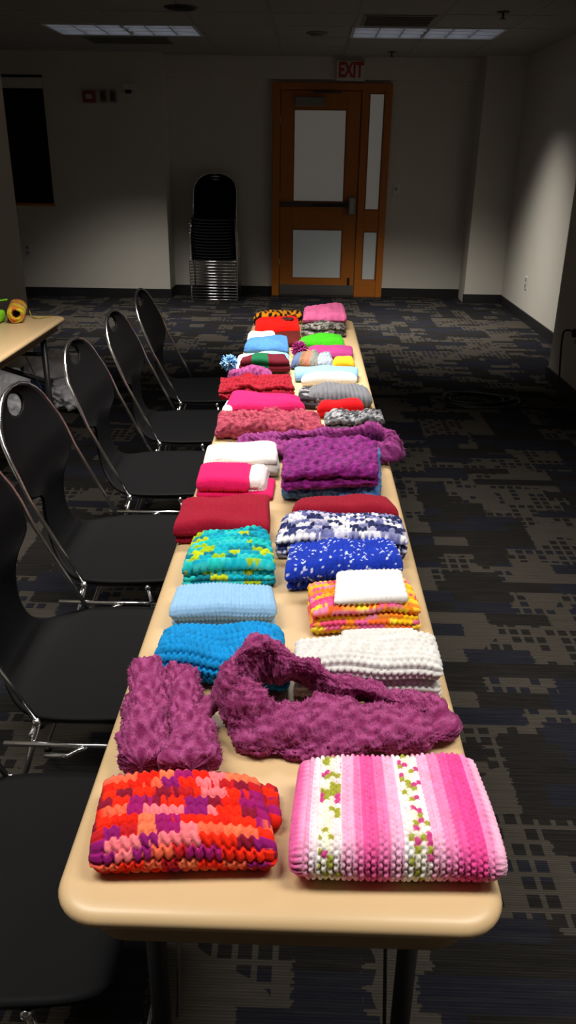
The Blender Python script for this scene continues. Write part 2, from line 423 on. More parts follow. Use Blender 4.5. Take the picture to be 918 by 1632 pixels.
# ------------------------------------------------------------------ window and wall devices
win = empty('window_1', (0, Y_SEG, 0), kind='structure', label='dark window with a wooden sill and a raised blind')
def wbox(n, x0, x1, z0, z1, y0, y1, mat, bev=.002): return box(n, (x0, y0, z0), (x1, y1, z1), mat, win, bev, 1)
wbox('pane', WX0, WX1, WZ0, WZ1, .10, .11, M['night_glass'], 0)
wbox('frame', WX0, WX1, WZ1 - .03, WZ1, .06, .13, M['black_metal']); wbox('frame', WX0, WX0 + .03, WZ0, WZ1, .06, .13, M['black_metal']); wbox('frame', WX1 - .03, WX1, WZ0, WZ1, .06, .13, M['black_metal']); wbox('frame', WX0, WX1, WZ0, WZ0 + .03, .06, .13, M['black_metal'])
wbox('window_sill', WX0 - .01, WX1 + .01, WZ0 - .025, WZ0, -.03, .12, M['wood'])
wbox('blind_cassette', WX0 + .005, WX1 - .005, 2.03, 2.125, -.02, .05, M['white_plastic'], .006)

def device(name, label, cat, x, z, w_, h_, d_, mat, parts, y=None, group=None):
    r = empty(name, (x, Y_SEG if y is None else y, z), label=label, cat=cat)
    if group: r['group'] = group
    box('body', (-w_ / 2, -d_, -h_ / 2), (w_ / 2, 0, h_ / 2), mat, r, .005)
    for nm, lo, hi, mt in parts: box(nm, lo, hi, mt, r, .002, 1)
    return r
device('fire_alarm', 'small reddish fire alarm high on the wall by the window', 'alarm', -2.225, 1.96, .125, .11, .04, M['red_plastic'], [('strobe', (-.03, -.055, -.02), (.03, -.0401, .02), M['white_plastic'])])
device('wall_box', 'left one of two narrow grey boxes high on the wall', 'wall box', -2.083, 1.965, .065, .115, .035, M['grey_plastic'], [('cover', (-.022, -.039, -.04), (.022, -.0351, .04), M['dark_steel'])])
device('wall_box', 'right one of two narrow grey boxes high on the wall', 'wall box', -1.985, 1.965, .065, .115, .035, M['grey_plastic'], [('cover', (-.022, -.039, -.04), (.022, -.0351, .04), M['dark_steel'])])
device('wall_camera', 'pale bracketed device high on the wall right of the grey boxes', 'camera', -1.815, 2.05, .11, .05, .09, M['white_plastic'], [('bracket', (-.03, -.03, -.055), (.03, 0, -.0251), M['white_plastic']), ('lens', (-.04, -.06, -.06), (.02, -.031, -.03), M['black_hole'])])
def outlet(x, y, z, rz, label, grp):
    r = empty('power_outlet', (x, y, z), rz, label=label, cat='outlet')
    box('cover_plate', (-.037, -.006, -.06), (.037, 0, .06), M['white_plastic'], r, .003)
    for s in (-1, 1):
        box('socket', (-.017, -.0085, s * .027 - .016), (.017, -.0061, s * .027 + .016), M['grey_plastic'], r, .003, 1)
outlet(XR_FAR, 8.0, .355, PI / 2 * -1, 'white outlet low on the right wall before the corner', 'outlets')
outlet(-3.03, Y_SEG, .48, 0, 'pale outlet on the back wall below the dark window', 'outlets')
outlet(XR_NEAR, 5.16, .40, -PI / 2, 'outlet on the near right wall with the black cord plugged in', 'outlets')
r = empty('light_switch', (.93, Y_REC, 1.13), label='small switch plate on the wall right of the wooden door', cat='switch')
box('cover_plate', (-.037, -.007, -.055), (.037, 0, .055), M['white_plastic'], r, .003); box('lever', (-.008, -.018, -.014), (.008, -.0071, .014), M['grey_plastic'], r, .003, 1)

# ------------------------------------------------------------------ tables
def rounded_rect(x0, x1, y0, y1, r, n=8):
    pts = []
    for cx, cy, a0 in ((x1 - r, y0 + r, -90), (x1 - r, y1 - r, 0), (x0 + r, y1 - r, 90), (x0 + r, y0 + r, 180)):
        for k in range(n + 1):
            a = math.radians(a0 + 90 * k / n); pts.append((cx + r * math.cos(a), cy + r * math.sin(a)))
    return pts
def slab_profile(name, x0, x1, y0, y1, r, prof, mat, parent):
    bm = bmesh.new(); rings = []
    for ins, z in prof:
        rings.append([bm.verts.new((x, y, z)) for x, y in rounded_rect(x0 + ins, x1 - ins, y0 + ins, y1 - ins, max(r - ins, .004))])
    n = len(rings[0])
    for A, B in zip(rings, rings[1:]):
        for k in range(n): bm.faces.new((A[k], A[(k + 1) % n], B[(k + 1) % n], B[k]))
    bm.faces.new(rings[0]); bm.faces.new(rings[-1][::-1])
    o = from_bm(name, bm, mat, parent); me = o.data
    me.polygons.foreach_set('use_smooth', [len(p.vertices) == 4 for p in me.polygons])
    return o
TZ = .740
def folding_table(x0, x1, y0, y1, label, wires=True):
    W, D = x1 - x0, y1 - y0
    r = empty('folding_table', (x0, y0, 0), label=label, cat='table')
    slab_profile('table_top', 0, W, 0, D, .05, [(.022, TZ), (.013, TZ - .0005), (.006, TZ - .0025), (.002, TZ - .006), (0, TZ - .010), (.001, TZ - .015), (.005, TZ - .020), (.012, TZ - .023)], M['table'], r)
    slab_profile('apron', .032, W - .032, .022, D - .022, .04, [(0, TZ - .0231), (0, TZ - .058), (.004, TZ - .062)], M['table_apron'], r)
    for ey, s in ((.19, 1), (D - .19, -1)):
        for lx in (.062, W - .062):
            lg = cyl('leg', (lx, ey, .012), (lx, ey, TZ - .0622), .0135, M['black_metal'], r, 14)
            cyl('foot_cap', (lx, ey, 0), (lx, ey, .0119), .017, M['black_metal'], lg, 14)
        cyl('cross_bar', (.076, ey, .12), (W - .076, ey, .12), .009, M['black_metal'], r, 10)
        cyl('cross_bar', (.076, ey, .60), (W - .076, ey, .60), .009, M['black_metal'], r, 10)
        for lx, cx in ((.076, W * .40), (W - .076, W * .66)):
            tube('brace_wire', [(cx, ey + s * .06, TZ - .0622), (lx + (.012 if lx < W / 2 else -.012), ey + s * .03, .46), (lx + (.006 if lx < W / 2 else -.006), ey + s * .01, .30)], .0028, M['chrome'] if lx < W / 2 else M['dark_steel'], r, 8)
    return r
TX0, TX1 = -.245, .214
folding_table(TX0, TX1, .553, 2.165, 'long beige folding table nearest the camera, holding the striped pink knit')
folding_table(TX0, TX1, 2.170, 3.785, 'far beige folding table behind the first, holding hats with pompoms')
lt = folding_table(-1.58, -1.118, 2.14, 3.755, 'beige folding table at the left edge with the yellow yarn roll')
tube('diagonal_brace', [(.462 - .07, 1.615 - .19, .475), (.07, 1.615 - .19, .575)], .011, M['black_metal'], lt, 10)

# ------------------------------------------------------------------ chairs
def chair_mesh_shell():
    # profile of the one-piece shell (x forward, z up) with half width; the neck joins seat and back
    prof = [(.215, .432, .165), (.205, .446, .185), (.17, .452, .200), (.10, .451, .207), (.03, .449, .208), (-.03, .448, .203), (-.07, .449, .188), (-.10, .453, .160),
            (-.125, .464, .125), (-.145, .485, .098), (-.156, .515, .086), (-.162, .55, .082), (-.163, .59, .084), (-.161, .618, .090), (-.160, .638, .112), (-.161, .652, .160), (-.164, .668, .186),
            (-.175, .72, .193), (-.19, .755, .190), (-.205, .79, .178), (-.216, .82, .158), (-.224, .843, .132), (-.230, .862, .100), (-.234, .874, .064), (-.236, .879, .03)]
    pts = spline(prof, 5); nu = 30
    V = []; 
    for x, z, hw in pts:
        for k in range(nu + 1):
            q = -1 + 2 * k / nu
            dish = (1 - q * q)
            if z < .47: V.append((x, q * hw, z - .008 * dish))
            else: V.append((x - .016 * dish * min(1, (z - .47) / .2), q * hw, z))
    F = []; n = nu + 1
    for i in range(len(pts) - 1):
        for k in range(nu):
            # hand hole near the top of the back
            zc = (pts[i][1] + pts[i + 1][1]) / 2; yc = (-1 + 2 * (k + .5) / nu) * pts[i][2]
            if ((zc - .842) / .026) ** 2 + (yc / .052) ** 2 < 1: continue
            F.append((i * n + k, i * n + k + 1, (i + 1) * n + k + 1, (i + 1) * n + k))
    me = bpy.data.meshes.new('shell'); me.from_pydata(V, [], F); me.update()
    bm = bmesh.new(); bm.from_mesh(me); bmesh.ops.recalc_face_normals(bm, faces=bm.faces)
    for v in [v for v in bm.verts if v.link_edges and any(e.is_boundary for e in v.link_edges)]:
        q = math.hypot((v.co.z - .842) / .026, v.co.y / .052)
        if v.co.z > .8 and abs(v.co.y) < .075 and .5 < q < 1.5 and v.co.z < .874: v.co.z = .842 + (v.co.z - .842) / q; v.co.y /= q
    bmesh.ops.delete(bm, geom=[v for v in bm.verts if not v.link_faces], context='VERTS')
    bmesh.ops.solidify(bm, geom=bm.faces[:], thickness=.007); bmesh.ops.recalc_face_normals(bm, faces=bm.faces)
    bm.to_mesh(me); bm.free()
    me.polygons.foreach_set('use_smooth', [True] * len(me.polygons))
    return me
def make_chair(loc, rz, label, group):
    r = empty('stacking_chair', loc, rz, label=label, cat='chair', group=group)
    link('seat_shell', chair_mesh_shell(), M['chair_plastic'], r)
    half = [(-.045, .200, .436), (-.10, .203, .545), (-.158, .203, .664), (-.178, .201, .72), (-.193, .196, .757), (-.211, .182, .795), (-.222, .162, .826), (-.230, .135, .850), (-.237, .100, .870), (-.242, .06, .882)]
    path = half + [(-.244, 0, .887)] + [(x, -y, z) for x, y, z in half[::-1]]
    tube('back_frame', path, .0055, M['chrome'], r, 8)
    for s in (-1, 1):
        fl = tube('leg', [(.115, s * .200, .430), (.135, s * .206, .33), (.195, s * .222, .05), (.198, s * .222, .02), (.196, s * .214, .0075)], .0055, M['chrome'], r, 8)
        rl = tube('leg', [(-.045, s * .200, .430), (-.075, s * .206, .33), (-.20, s * .222, .02), (-.20, s * .222, .004)], .0055, M['chrome'], r, 8)
        rail = tube('seat_rail', [(-.075, s * .190, .432), (-.045, s * .196, .4345), (.115, s * .196, .4345), (.15, s * .185, .43)], .005, M['black_metal'], r, 8)
        bm = bmesh.new(); bmesh.ops.create_uvsphere(bm, u_segments=10, v_segments=6, radius=.0095); bmesh.ops.translate(bm, vec=(-.045, s * .204, .436), verts=bm.verts); from_bm('joint_cap', bm, M['chrome'], rail, True)
        bm = bmesh.new(); bmesh.ops.create_uvsphere(bm, u_segments=10, v_segments=6, radius=.0085); bmesh.ops.translate(bm, vec=(.115, s * .204, .433), verts=bm.verts); from_bm('joint_cap', bm, M['chrome'], rail, True)
        cyl('foot_glide', (-.20, s * .222, 0), (-.20, s * .222, .014), .009, M['black_metal'], rl, 10)
        cyl('foot_glide', (.196, s * .214, 0), (.196, s * .214, .004), .009, M['black_metal'], fl, 10)
    tube('front_bar', [(.196, -.214, .0095), (.196, .214, .0095)], .0055, M['chrome'], r, 8)
    lk = tube('linking_bar', [(-.11, -.214, .392), (.045, -.214, .392), (.06, -.216, .394), (.16, -.216, .394)], .0055, M['chrome'], r, 8)
    tube('linking_hook', [(-.03, -.226, .376), (.015, -.226, .376), (.035, -.222, .386), (.05, -.216, .391)], .0055, M['chrome'], lk, 8)
    cyl('under_bar', (-.06, -.206, .405), (-.06, .206, .405), .005, M['chrome'], r, 8)
    return r
ROWG = 'black chairs along the left of the long table'
chair0 = make_chair((-.50, 3.592, 0), 0, 'farthest black chair in the row left of the long table', ROWG)
for x, y, rz, lb in ((-.497, 3.045, 0, 'second farthest black chair in the row left of the long table'),
                 (-.503, 2.528, 0, 'middle black chair, with the white bag showing behind its back'),
                 (-.500, 1.960, 0, 'black chair with the white bag showing through its hand hole'),
                 (-.452, 1.425, 0, 'black chair beside the blue crocheted scarf, its back cut by the frame'),
                 (-.450, .865, 0, 'nearest black chair, only its seat showing left of the table end')):
    c = copy_tree(chair0); c.location = (x, y, 0); c.rotation_euler.z = rz; c['label'] = lb
ords = ['lowest', 'second', 'third', 'fourth', 'fifth', 'sixth', 'seventh', 'eighth', 'ninth', 'tenth', 'eleventh', 'twelfth', 'thirteenth', 'topmost']
for k in range(14):
    c = copy_tree(chair0); c.location = (-1.005, 9.02 - .004 * k, .031 * k); c.rotation_euler.z = -PI / 2; c.scale = (.9, 1.13, .97)
    c['label'] = ('%s black chair of the stack against the back wall' % ords[k]) if k in (0, 13) else '%s black chair from the bottom of the stack by the back wall' % ords[k]
    c['group'] = 'stacked black chairs'

# ------------------------------------------------------------------ knitting machinery
RS = np.random.RandomState(7)
def snoise(P, freq, seed, n=6):
    rs = np.random.RandomState(seed); out = np.zeros(P.shape[:-1])
    for _ in range(n):
        k = rs.normal(size=P.shape[-1]); k *= freq * rs.uniform(.6, 1.5) / np.linalg.norm(k)
        out += np.sin(P @ k * 2 * np.pi + rs.uniform(0, 6.28))
    return out / math.sqrt(n) * .8
def hsh(i, j, s=0):
    h = (np.asarray(i).astype(np.int64) * 374761393 + np.asarray(j).astype(np.int64) * 668265263 + s * 362437) & 0x7fffffff
    h = ((h ^ (h >> 13)) * 1274126177) & 0x7fffffff
    return ((h ^ (h >> 16)) & 0xffff) / 65535.0

def pattern(kind, a, b, w, h, seed=0):
    """height 0..1 and stitch indices for position a along a row and b across the rows"""
    if kind == 'garter':
        bb = b / h + .12 * np.cos(2 * np.pi * a / w) + .15 * np.sin(a * 23 + seed); j = np.floor(bb); fb = bb - j; q = a / w + .5 * (j % 2); i = np.floor(q); fa = q - i
        return (1 - np.abs(2 * fb - 1) ** 3) * (.5 + .5 * (1 - np.abs(2 * fa - 1) ** 2.5)), i, j
    if kind == 'stock':
        i = np.floor(a / w); fa = a / w - i; ph = b / h + np.abs(fa - .5) * 1.1; j = np.floor(ph); fb = ph - j
        return np.abs(np.sin(2 * np.pi * fa)) ** .7 * (.45 + .55 * np.sin(np.pi * fb)), i, j
    if kind == 'rib':
        i = np.floor(a / w); fa = a / w - i; ph = b / h + np.abs(fa - .5) * .9; j = np.floor(ph); fb = ph - j
        return .75 * np.sin(np.pi * fa) ** .8 + .25 * np.sin(np.pi * fb), i, j
    if kind == 'crochet':
        bb = b / h + .16 * np.sin(2 * np.pi * a / w) + .10 * np.sin(a * 37 + seed); j = np.floor(bb); fb = bb - j; q = a / w + .37 * (j % 3) + .35 * fb; i = np.floor(q); fa = q - i
        post = 1 - np.abs(2 * fa - 1) ** 2.5; row = 1 - np.abs(2 * fb - 1) ** 4
        top = np.exp(-((fb - .82) / .13) ** 2) * .35 * (.6 + .4 * np.sin(2 * np.pi * (fa + .3)))
        return np.clip(row * (.25 + .65 * post) + top, 0, 1.2), i, j
    if kind == 'cable':
        ww = w * 3; i = np.floor(a / ww); fa = a / ww - i; tw = .5 + .28 * np.sin(2 * np.pi * b / (h * 8) + i * 2.0)
        d1 = np.exp(-((fa - tw) / .2) ** 2); d2 = np.exp(-((fa - 1 + tw) / .2) ** 2)
        j = np.floor(b / h); return np.maximum(d1, d2) * (.75 + .25 * np.sin(2 * np.pi * b / h)), i, j
    if kind == 'fuzzy':
        P = np.stack([a / w, b / h], -1)
        j = np.floor(b / h); i = np.floor(a / w)
        return .5 + .35 * snoise(P, .55, seed + 11) + .30 * snoise(P, 1.3, seed + 12) + .30 * snoise(P, 2.2, seed + 13, 10), i, j
    raise ValueError(kind)

def pal(*hx): return np.array([lin(c) for c in hx])
def solid(hx, var=.08, seed=1):
    c = np.array(lin(hx))
    return lambda a, b, i, j: c[None] * (1 + var * (hsh(i, j, seed) * 2 - 1))[:, None]
def heather(hx, hx2, scale=.012, seed=1, power=1.0):
    c0, c1 = np.array(lin(hx)), np.array(lin(hx2))
    def f(a, b, i, j):
        n = np.clip(.5 + .6 * snoise(np.stack([a / scale, b / scale], -1), .8, seed) + .10 * (hsh(i, j, seed) - .5), 0, 1)[:, None] ** power
        return c0 * (1 - n) + c1 * n
    return f
def variegated(cols, run=.028, row=.31, seed=1, rnd=True, jit=.5):
    P = pal(*cols)
    def f(a, b, i, j):
        jj = np.asarray(j); pos = jj * (row + .011 * seed) + np.where(jj % 2 == 0, a, row - a)
        pos = np.floor(pos / .0085) * .0085 / run + jit * hsh(i, jj, seed) + .35 * hsh(jj, 0 * jj, seed + 2)
        k = np.floor(pos)
        idx = np.floor(hsh(k, 0 * k, seed + 5) * len(P)) if rnd else k % len(P)
        c = P[np.clip(idx, 0, len(P) - 1).astype(int)]
        return c * (1 + .10 * (hsh(i, j, seed + 9) * 2 - 1))[:, None]
    return f
def speckle(base, sp, frac=.06, seed=1):
    c0, c1 = np.array(lin(base)), np.array(lin(sp))
    def f(a, b, i, j):
        ii, jj = np.floor(a / .0034), np.floor(b / .0034)
        m = (hsh(ii, jj, seed) < frac)[:, None]
        return np.where(m, c1, c0 * (1 + .15 * (hsh(i, j, seed + 3) * 2 - 1))[:, None])
    return f
def bands(stops, axis='b', length=.2, off=0.0):
    """colour bands across the rows: stops = [(until fraction, hex)]"""
    e = np.array([s[0] for s in stops]); P = pal(*[s[1] for s in stops])
    def f(a, b, i, j):
        x = (b if axis == 'b' else a) / length + off
        k = np.clip(np.searchsorted(e, x), 0, len(P) - 1)
        return P[k] * (1 + .10 * (hsh(i, j, 4) * 2 - 1))[:, None]
    return f

def grid_object(name, P, col, mat, parent, wrapU=True, wrapV=False, **k):
    """P: (nu, nv, 3) surface grid, wrapped along u (and v)"""
    nu, nv = P.shape[:2]; idx = np.arange(nu * nv).reshape(nu, nv)
    I = np.vstack([idx, idx[:1]]) if wrapU else idx
    if wrapV: I = np.hstack([I, I[:, :1]])
    q = np.stack([I[:-1, :-1], I[1:, :-1], I[1:, 1:], I[:-1, 1:]], -1).reshape(-1, 4)
    me = bpy.data.meshes.new(name)
    me.vertices.add(nu * nv); me.vertices.foreach_set('co', P.astype(np.float32).ravel())
    nf = len(q); me.loops.add(nf * 4); me.polygons.add(nf)
    me.loops.foreach_set('vertex_index', q.ravel().astype(np.int32))
    me.polygons.foreach_set('loop_start', np.arange(0, nf * 4, 4, dtype=np.int32))
    me.polygons.foreach_set('loop_total', np.full(nf, 4, dtype=np.int32))
    me.polygons.foreach_set('use_smooth', np.ones(nf, dtype=bool))
    me.update(calc_edges=True); me.validate()
    at = me.color_attributes.new('yarn', 'FLOAT_COLOR', 'POINT')
    cc = np.ones((nu * nv, 4), np.float32); cc[:, :3] = np.clip(col, 0, .95); at.data.foreach_set('color', cc.ravel())
    return link(name, me, mat, parent, **k)

def grid_normals(P, wrapU=True, wrapV=False):
    du = (np.roll(P, -1, 0) - np.roll(P, 1, 0)) if wrapU else np.gradient(P, axis=0)
    dv = (np.roll(P, -1, 1) - np.roll(P, 1, 1)) if wrapV else np.gradient(P, axis=1)
    n = np.cross(du, dv); l = np.linalg.norm(n, axis=-1, keepdims=True); l[l < 1e-12] = 1
    return n / l

def fuzz(P, Nn, col, count, length, parent, seed=1, width=.00045):
    """loose fibres standing off a mohair surface: thin two-segment slivers in one mesh"""
    rs = np.random.RandomState(seed); p = P.reshape(-1, 3); n = Nn.reshape(-1, 3); c = col.reshape(-1, 3)
    ok = np.where((n[:, 2] > -.3) & (p[:, 2] > TZ + .008))[0]
    s = rs.choice(ok, count); d = n[s] + rs.normal(size=(count, 3)) * .8; d /= np.linalg.norm(d, axis=1, keepdims=True)
    L = length * rs.uniform(.4, 1.3, (count, 1)); p0 = p[s] - n[s] * .001; p1 = p0 + d * L * .5
    d2 = d + rs.normal(size=(count, 3)) * .6; d2 /= np.linalg.norm(d2, axis=1, keepdims=True); p2 = p1 + d2 * L * .5
    sd = np.cross(d, rs.normal(size=(count, 3))); sd /= np.linalg.norm(sd, axis=1, keepdims=True) + 1e-9; sd *= width
    p1[:, 2] = np.maximum(p1[:, 2], TZ + .002); p2[:, 2] = np.maximum(p2[:, 2], TZ + .002)
    V = np.stack([p0 - sd, p0 + sd, p1 + sd * .7, p1 - sd * .7, p2], 1).reshape(-1, 3)
    b = np.arange(count)[:, None] * 5
    me = bpy.data.meshes.new('fuzz')
    F = np.concatenate([np.hstack([b, b + 1, b + 2]), np.hstack([b, b + 2, b + 3]), np.hstack([b + 3, b + 2, b + 4])], 0)
    me.from_pydata([tuple(v) for v in V.tolist()], [], F.tolist())
    at = me.color_attributes.new('yarn', 'FLOAT_COLOR', 'POINT'); cc = np.ones((len(V), 4), np.float32); cc[:, :3] = np.repeat(np.clip(c[s] * 1.25, 0, .95), 5, 0); at.data.foreach_set('color', cc.ravel())
    o = link('fuzz', me, M['mohair'], parent, kind='stuff'); return o

def fold_line(N, D, t, start, rs, setback):
    """centre line of a cloth folded to and fro in N layers; returns points, left normals, exposure of the left and right side"""
    pts, nrm, eL, eR = [], [], [], []
    d = -1 if start == 'back' else 1
    for i in range(N):
        z = (i + .5) * t
        lo = t; hi = D - t
        if i == 0:
            if d < 0: hi = D - t * .5 - rs.uniform(0, setback)
            else: lo = t * .5 + rs.uniform(0, setback)
        if i == N - 1:
            if d < 0: lo = t * .5 + rs.uniform(0, setback)
            else: hi = D - t * .5 - rs.uniform(0, setback)
        B = np.linspace(hi, lo, 60) if d < 0 else np.linspace(lo, hi, 60)
        for b in B:
            pts.append((b, z)); nrm.append((0, -1 if d < 0 else 1))
            top = i == N - 1; near = min(b, D - b) < t * 1.8
            up = .65 if near else 0
            eL.append(1 if (top and d > 0) else up); eR.append(1 if (top and d < 0) else up)
        if i < N - 1:
            cb = lo if d < 0 else hi; cz = (i + 1) * t
            for k in range(1, 12):
                th = PI * k / 12
                ob = -math.sin(th) if d < 0 else math.sin(th); oz = -math.cos(th)
                pts.append((cb + ob * t / 2, cz + oz * t / 2))
                s = 1 if d < 0 else -1
                nrm.append((ob * s, oz * s)); eL.append(1 if d < 0 else 0); eR.append(1 if d > 0 else 0)
        d = -d
    return np.array(pts), np.array(nrm), np.array(eL, float), np.array(eR, float)

def folded(name, quad, h, N, start='back', axis='y', base=0.0, pat=('garter', .007, .007), rows='A', amp=.002, colour=None, res=.003, lump=.10, droop=.12,
           mat='wool', seed=1, parent=None, setback=.012, wob=.02, curl=0.0, lumpf=9, **k):
    """a knitted cloth folded into layers, warped on to a four-cornered footprint (front left, front right, back left, back right)"""
    rs = np.random.RandomState(seed)
    FL, FR, BL, BR = [np.array(q, float) for q in quad]
    wx = (np.linalg.norm(FR - FL) + np.linalg.norm(BR - BL)) / 2; wy = (np.linalg.norm(BL - FL) + np.linalg.norm(BR - FR)) / 2
    W, D = (wx, wy) if axis == 'y' else (wy, wx)
    t = h / N
    cp, cn, eL, eR = fold_line(N, D, t, start, rs, setback)
    seg = np.r_[0, np.cumsum(np.linalg.norm(np.diff(cp, axis=0), axis=1))]; Ls = seg[-1]
    arcf = (np.abs(cn[:, 0]) > .02).astype(float)
    def sample(e):
        S = [0.0]; s = 0.0
        while s < Ls:
            ex = np.interp(s, seg, e); s += (res * .6 if np.interp(s, seg, arcf) > .5 else res) if ex > .6 else (res * 2 if ex > .2 else .010); S.append(min(s, Ls))
        return np.array(S)
    SL = sample(eL); SR = sample(eR)[::-1]
    side = np.r_[np.ones(len(SL)), [.7, 0, -.7], -np.ones(len(SR)), [-.7, 0, .7]]
    S = np.r_[SL, [Ls] * 3, SR, [0] * 3]
    ext = np.r_[np.zeros(len(SL)), [.7, 1, .7], np.zeros(len(SR)), [-.7, -1, -.7]]
    ex = np.r_[np.interp(SL, seg, eL), [.7] * 3, np.interp(SR, seg, eR), [.7] * 3]
    cB = np.interp(S, seg, cp[:, 0]); cZ = np.interp(S, seg, cp[:, 1])
    nB = np.interp(S, seg, cn[:, 0]); nZ = np.interp(S, seg, cn[:, 1])
    l = np.hypot(nB, nZ) + 1e-9; nB /= l; nZ /= l
    tB, tZ = nZ, -nB            # direction of travel
    er = t * .55
    mid = np.arange(-W / 2 + er, W / 2 - er + 1e-6, (W - 2 * er) / max(8, round((W - 2 * er) / res)))
    endq = np.array([0, .06, .22, .5]) * er
    A = np.r_[-W / 2 + endq, mid, (W / 2 - endq)[::-1]]
    q = np.minimum(W / 2 - np.abs(A), er) / er; e = np.sqrt(np.clip(1 - (1 - q) ** 2, 0, 1))
    AA, SS = np.meshgrid(A, S)
    BB = cB[:, None] + (nB * side)[:, None] * e[None] * t / 2 + (tB * ext)[:, None] * e[None] * t / 2
    ZZ = cZ[:, None] + (nZ * side)[:, None] * e[None] * t / 2 + (tZ * ext)[:, None] * e[None] * t / 2
    # uneven layer edges
    lay = np.floor(cZ / t)[:, None]
    A2 = AA * (1 + wob * np.sin(lay * 2.4 + seed) + wob * .7 * np.sin(SS * 28 + seed * 1.7))
    B2 = BB + wob * .35 * D * np.sin(AA / W * 5 + lay * 1.9 + seed)
    P2 = np.stack([A2, B2], -1)
    f = 1 + lump * snoise(P2, lumpf, seed + 40)
    f *= 1 - droop * np.clip(np.abs(2 * A2 / W), 0, 1) ** 4 - droop * .7 * np.clip(np.abs(2 * B2 / D - 1), 0, 1) ** 6
    Z2 = ZZ * f + curl * np.clip(B2 / D, 0, 1) ** 2
    u, v = (A2 / W + .5, B2 / D) if axis == 'y' else (B2 / D, A2 / W + .5)
    u = u[..., None]; v = v[..., None]
    XY = FL * (1 - u) * (1 - v) + FR * u * (1 - v) + BL * (1 - u) * v + BR * u * v
    P = np.concatenate([XY, Z2[..., None]], -1)
    Nn = grid_normals(P)
    if axis == 'y' : pass
    # make the normals point outwards (top exposed surface must look up)
    jt = np.argmax(cZ + ex); 
    if Nn[jt, Nn.shape[1] // 2, 2] < 0: Nn = -Nn
    kind, pw, ph = pat
    mcol = A.size // 2; run = np.r_[0, np.cumsum(np.hypot(np.diff(BB[:, mcol]), np.diff(ZZ[:, mcol])))]
    bcoord = np.broadcast_to(run[:, None], SS.shape)
    a, b = (AA + W, bcoord) if rows == 'A' else (bcoord, AA + W)
    hh, i, j = pattern(kind, a, b, pw, ph, seed)
    P = P + Nn * (amp * (hh - .6) * np.clip(ex + .25, 0, 1)[:, None] * (.35 + .65 * e)[None])[..., None]
    P[..., 2] = np.maximum(P[..., 2], .0008) + TZ + .0008 + base
    sh = a.shape
    a0, b0 = a - (W * .5 if rows == 'A' else 0), b - (0 if rows == 'A' else W * .5)
    col = colour(a0.ravel(), b0.ravel(), i.ravel(), j.ravel())
    o = grid_object(name, P, col, M[mat], parent, **k)
    return o, P, Nn, col.reshape(*sh, 3)

def tube_knit(name, path, hw, hh, pat, amp, colour, res=.003, mat='mohair', parent=None, seed=1, power=2.4, **k):
    """flattened knitted tube along a path"""
    p = np.array(spline(path, 10)); n = len(p); tpar = np.linspace(0, 1, n)
    arc = np.r_[0, np.cumsum(np.linalg.norm(np.diff(p, axis=0), axis=1))]
    ns = int(arc[-1] / res) + 1; s = np.linspace(0, arc[-1], ns)
    c = np.stack([np.interp(s, arc, p[:, q]) for q in range(3)], -1); u = s / arc[-1]
    W = np.interp(u, np.linspace(0, 1, len(hw)), hw); Hh = np.interp(u, np.linspace(0, 1, len(hh)), hh)
    endf = np.sqrt(np.clip(1 - np.clip(1 - np.minimum(s, arc[-1] - s) / .012, 0, 1) ** 2, 0, 1)); W = W * endf; Hh = Hh * endf
    tg = np.gradient(c, axis=0); tg /= np.linalg.norm(tg, axis=1, keepdims=True) + 1e-9
    sd = np.cross(tg, [0, 0, 1]); sd /= np.linalg.norm(sd, axis=1, keepdims=True) + 1e-9; up = np.cross(sd, tg)
    nt = int(2 * PI * np.mean(W) / res); th = np.arange(nt) / nt * 2 * np.pi
    cx = np.sign(np.cos(th)) * np.abs(np.cos(th)) ** (2 / power); cz = np.sign(np.sin(th)) * np.abs(np.sin(th)) ** (2 / power)
    P = c[:, None] + sd[:, None] * (W[:, None] * cx)[..., None] + up[:, None] * (Hh[:, None] * cz)[..., None]
    P = np.swapaxes(P, 0, 1)          # (theta, s)
    Nn = grid_normals(P); ctr = c[None]
    if ((P - ctr) * Nn).sum() < 0: Nn = -Nn
    a = np.broadcast_to((th * np.mean(W))[:, None], P.shape[:2]); b = np.broadcast_to(s[None], P.shape[:2])
    hgt, i, j = pattern(pat[0], a, b, pat[1], pat[2], seed)
    big = snoise(P, 22, seed + 3)
    P = P + Nn * (amp * (hgt - .5) + amp * .9 * big)[..., None] * endf[None, :, None]
    P[..., 2] = np.maximum(P[..., 2], TZ + .001)
    col = colour(a.ravel(), b.ravel(), i.ravel(), j.ravel())
    o = grid_object(name, P, col, M[mat], parent, **k)
    return o, P, Nn, col.reshape(*P.shape)

